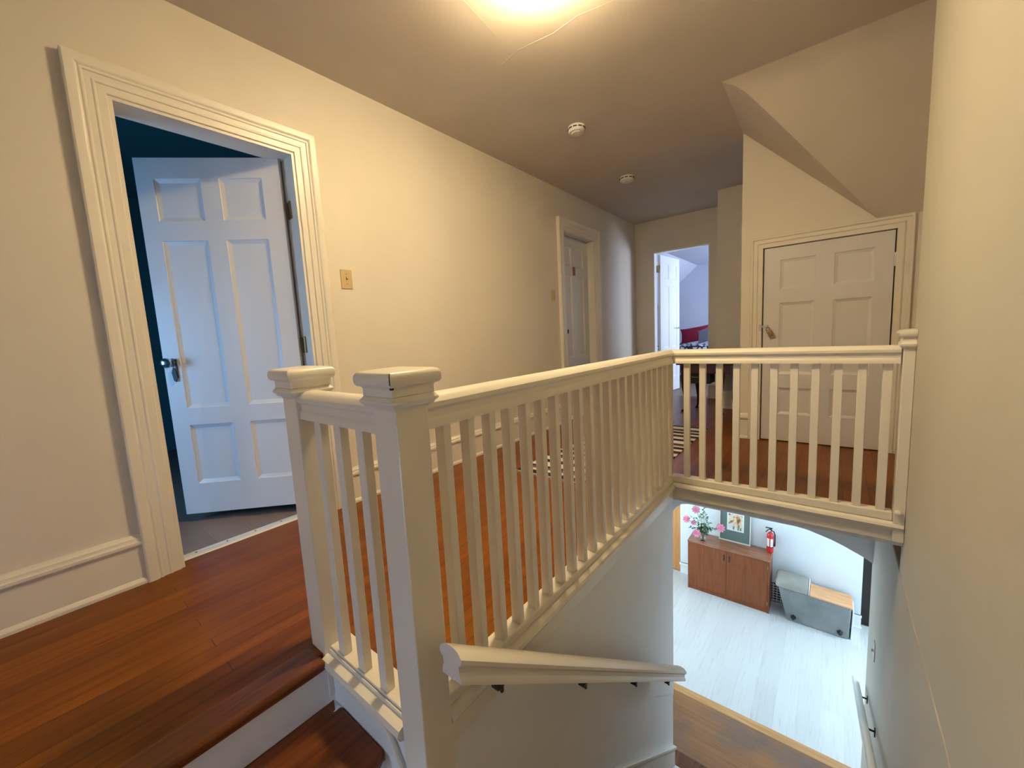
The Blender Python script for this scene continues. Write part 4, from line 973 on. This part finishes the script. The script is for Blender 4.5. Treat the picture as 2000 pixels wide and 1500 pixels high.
for i, (tx, tz) in enumerate(tips):
    tip = Vector((tx, 6.12+random.uniform(-0.05, 0.05), tz)); b0 = Vector((vx, vy, ZT+0.03)); B_ = bm if i % 2 else bm2
    mid = b0.lerp(tip, 0.5)+Vector((0, 0, 0.05))
    P3 = [b0.lerp(mid, k/3) for k in range(3)]+[mid.lerp(tip, k/3) for k in range(4)]
    tube(B_, P3, 0.0018, 4)
    for k in range(11):
        p = P3[3].lerp(tip, k/10) if k > 2 else b0.lerp(mid, 0.6+k*0.12)
        leaf(B_, p, Vector((random.uniform(-1, 1), random.uniform(-1, .3), random.uniform(-.3, 1))), random.uniform(0.026, 0.055), random.uniform(0.007, 0.013))
for k in range(60):
    p = Vector((vx+random.uniform(-.06, .07), vy-0.02+random.uniform(-.05, .05), ZT+random.uniform(0.11, 0.24)))
    leaf(bm, p, Vector((random.uniform(-1, 1), random.uniform(-1, .3), random.uniform(-.4, 1))), 0.05, 0.012)
finish('dark_leaves', bm, 'leaf', fo); finish('pale_leaves', bm2, 'pale_leaf', fo)
# grey bench lying on its side
bn = empty('padded_bench', (2.25, 6.15, ZL), 'grey velvet bench with pine board and roll cushion right of the brown cabinet', 'bench')
FY = 6.055; BY = 6.34
bm = bmesh.new()
prism(bm, [(1.972, ZL+0.004), (2.560, ZL+0.004), (2.585, ZL+0.03), (2.588, -2.462), (2.20, -2.445), (1.86, -2.43), (1.885, -2.53), (1.955, ZL+0.05)], lambda u, v, d: (u, d, v), FY, BY-0.01)
finish('body', bm, 'velvet', bn, bevel=0.008, seg=3)
bm = bmesh.new()
prism(bm, [(2.195, -2.444), (2.606, -2.460), (2.612, -2.452), (2.606, -2.444), (2.195, -2.426)], lambda u, v, d: (u, d, v), FY-0.012, BY)
finish('pine_board', bm, 'pine', bn, bevel=0.002)
bm = bmesh.new()   # rolled cushion over left half
pr = []
for k in range(15):
    a = PI*k/14; pr.append((FY+0.135-0.150*math.cos(a), -2.43+0.125*math.sin(a)**0.8 if math.sin(a) > 0 else -2.43))
ring = lambda x, s, dz: [(x, (y-FY-0.135)*s+FY+0.135, (z+2.43)*s-2.43+dz) for y, z in pr]
loft(bm, [ring(1.832, 0.80, 0.005), ring(1.842, 0.95, 0.004), ring(1.86, 1.0, 0.003), ring(2.0, 1.03, 0.0), ring(2.14, 1.0, -0.004), ring(2.172, 0.98, -0.006), ring(2.182, 0.9, -0.006)])
cu = finish('roll_cushion', bm, 'cushion', bn, smooth=True, angle=50)
bm = bmesh.new(); loft(bm, [ring(2.1822, 0.985, -0.006), ring(2.190, 0.985, -0.006)]); finish('cushion_piping', bm, 'label', cu)
for fx in (2.035, 2.500):
    bm = bmesh.new(); lathe(bm, (fx, FY, ZL+0.075), (0, -1, -0.15), [(0.030, 0), (0.030, 0.012), (0.026, 0.035), (0.022, 0.05)], 4)
    finish('foot', bm, 'black', bn, bevel=0.003)
bm = bmesh.new(); prism(bm, [(2.600, ZL+0.0), (2.612, ZL+0.0), (2.628, -2.60), (2.622, -2.50), (2.610, -2.50)], lambda u, v, d: (u, d, v), FY+0.02, BY-0.02)
finish('side_panel', bm, 'white_trim', bn, bevel=0.003)
# floor vent behind
vt = empty('floor_vent', (1.85, 6.37, -2.8), 'black grid vent low on the hall wall between cabinet and bench', 'vent')
bm = bmesh.new(); box(bm, 1.77, 2.02, 6.37, 6.39, ZL+0.02, ZL+0.27); finish('backing', bm, 'black', vt)
bm = bmesh.new()
for k in range(7): box(bm, 1.77, 2.02, 6.364, 6.3705, ZL+0.03+0.036*k, ZL+0.04+0.036*k)
for k in range(6): box(bm, 1.78+0.044*k, 1.788+0.044*k, 6.362, 6.371, ZL+0.02, ZL+0.27)
finish('grille', bm, 'white_trim', vt)
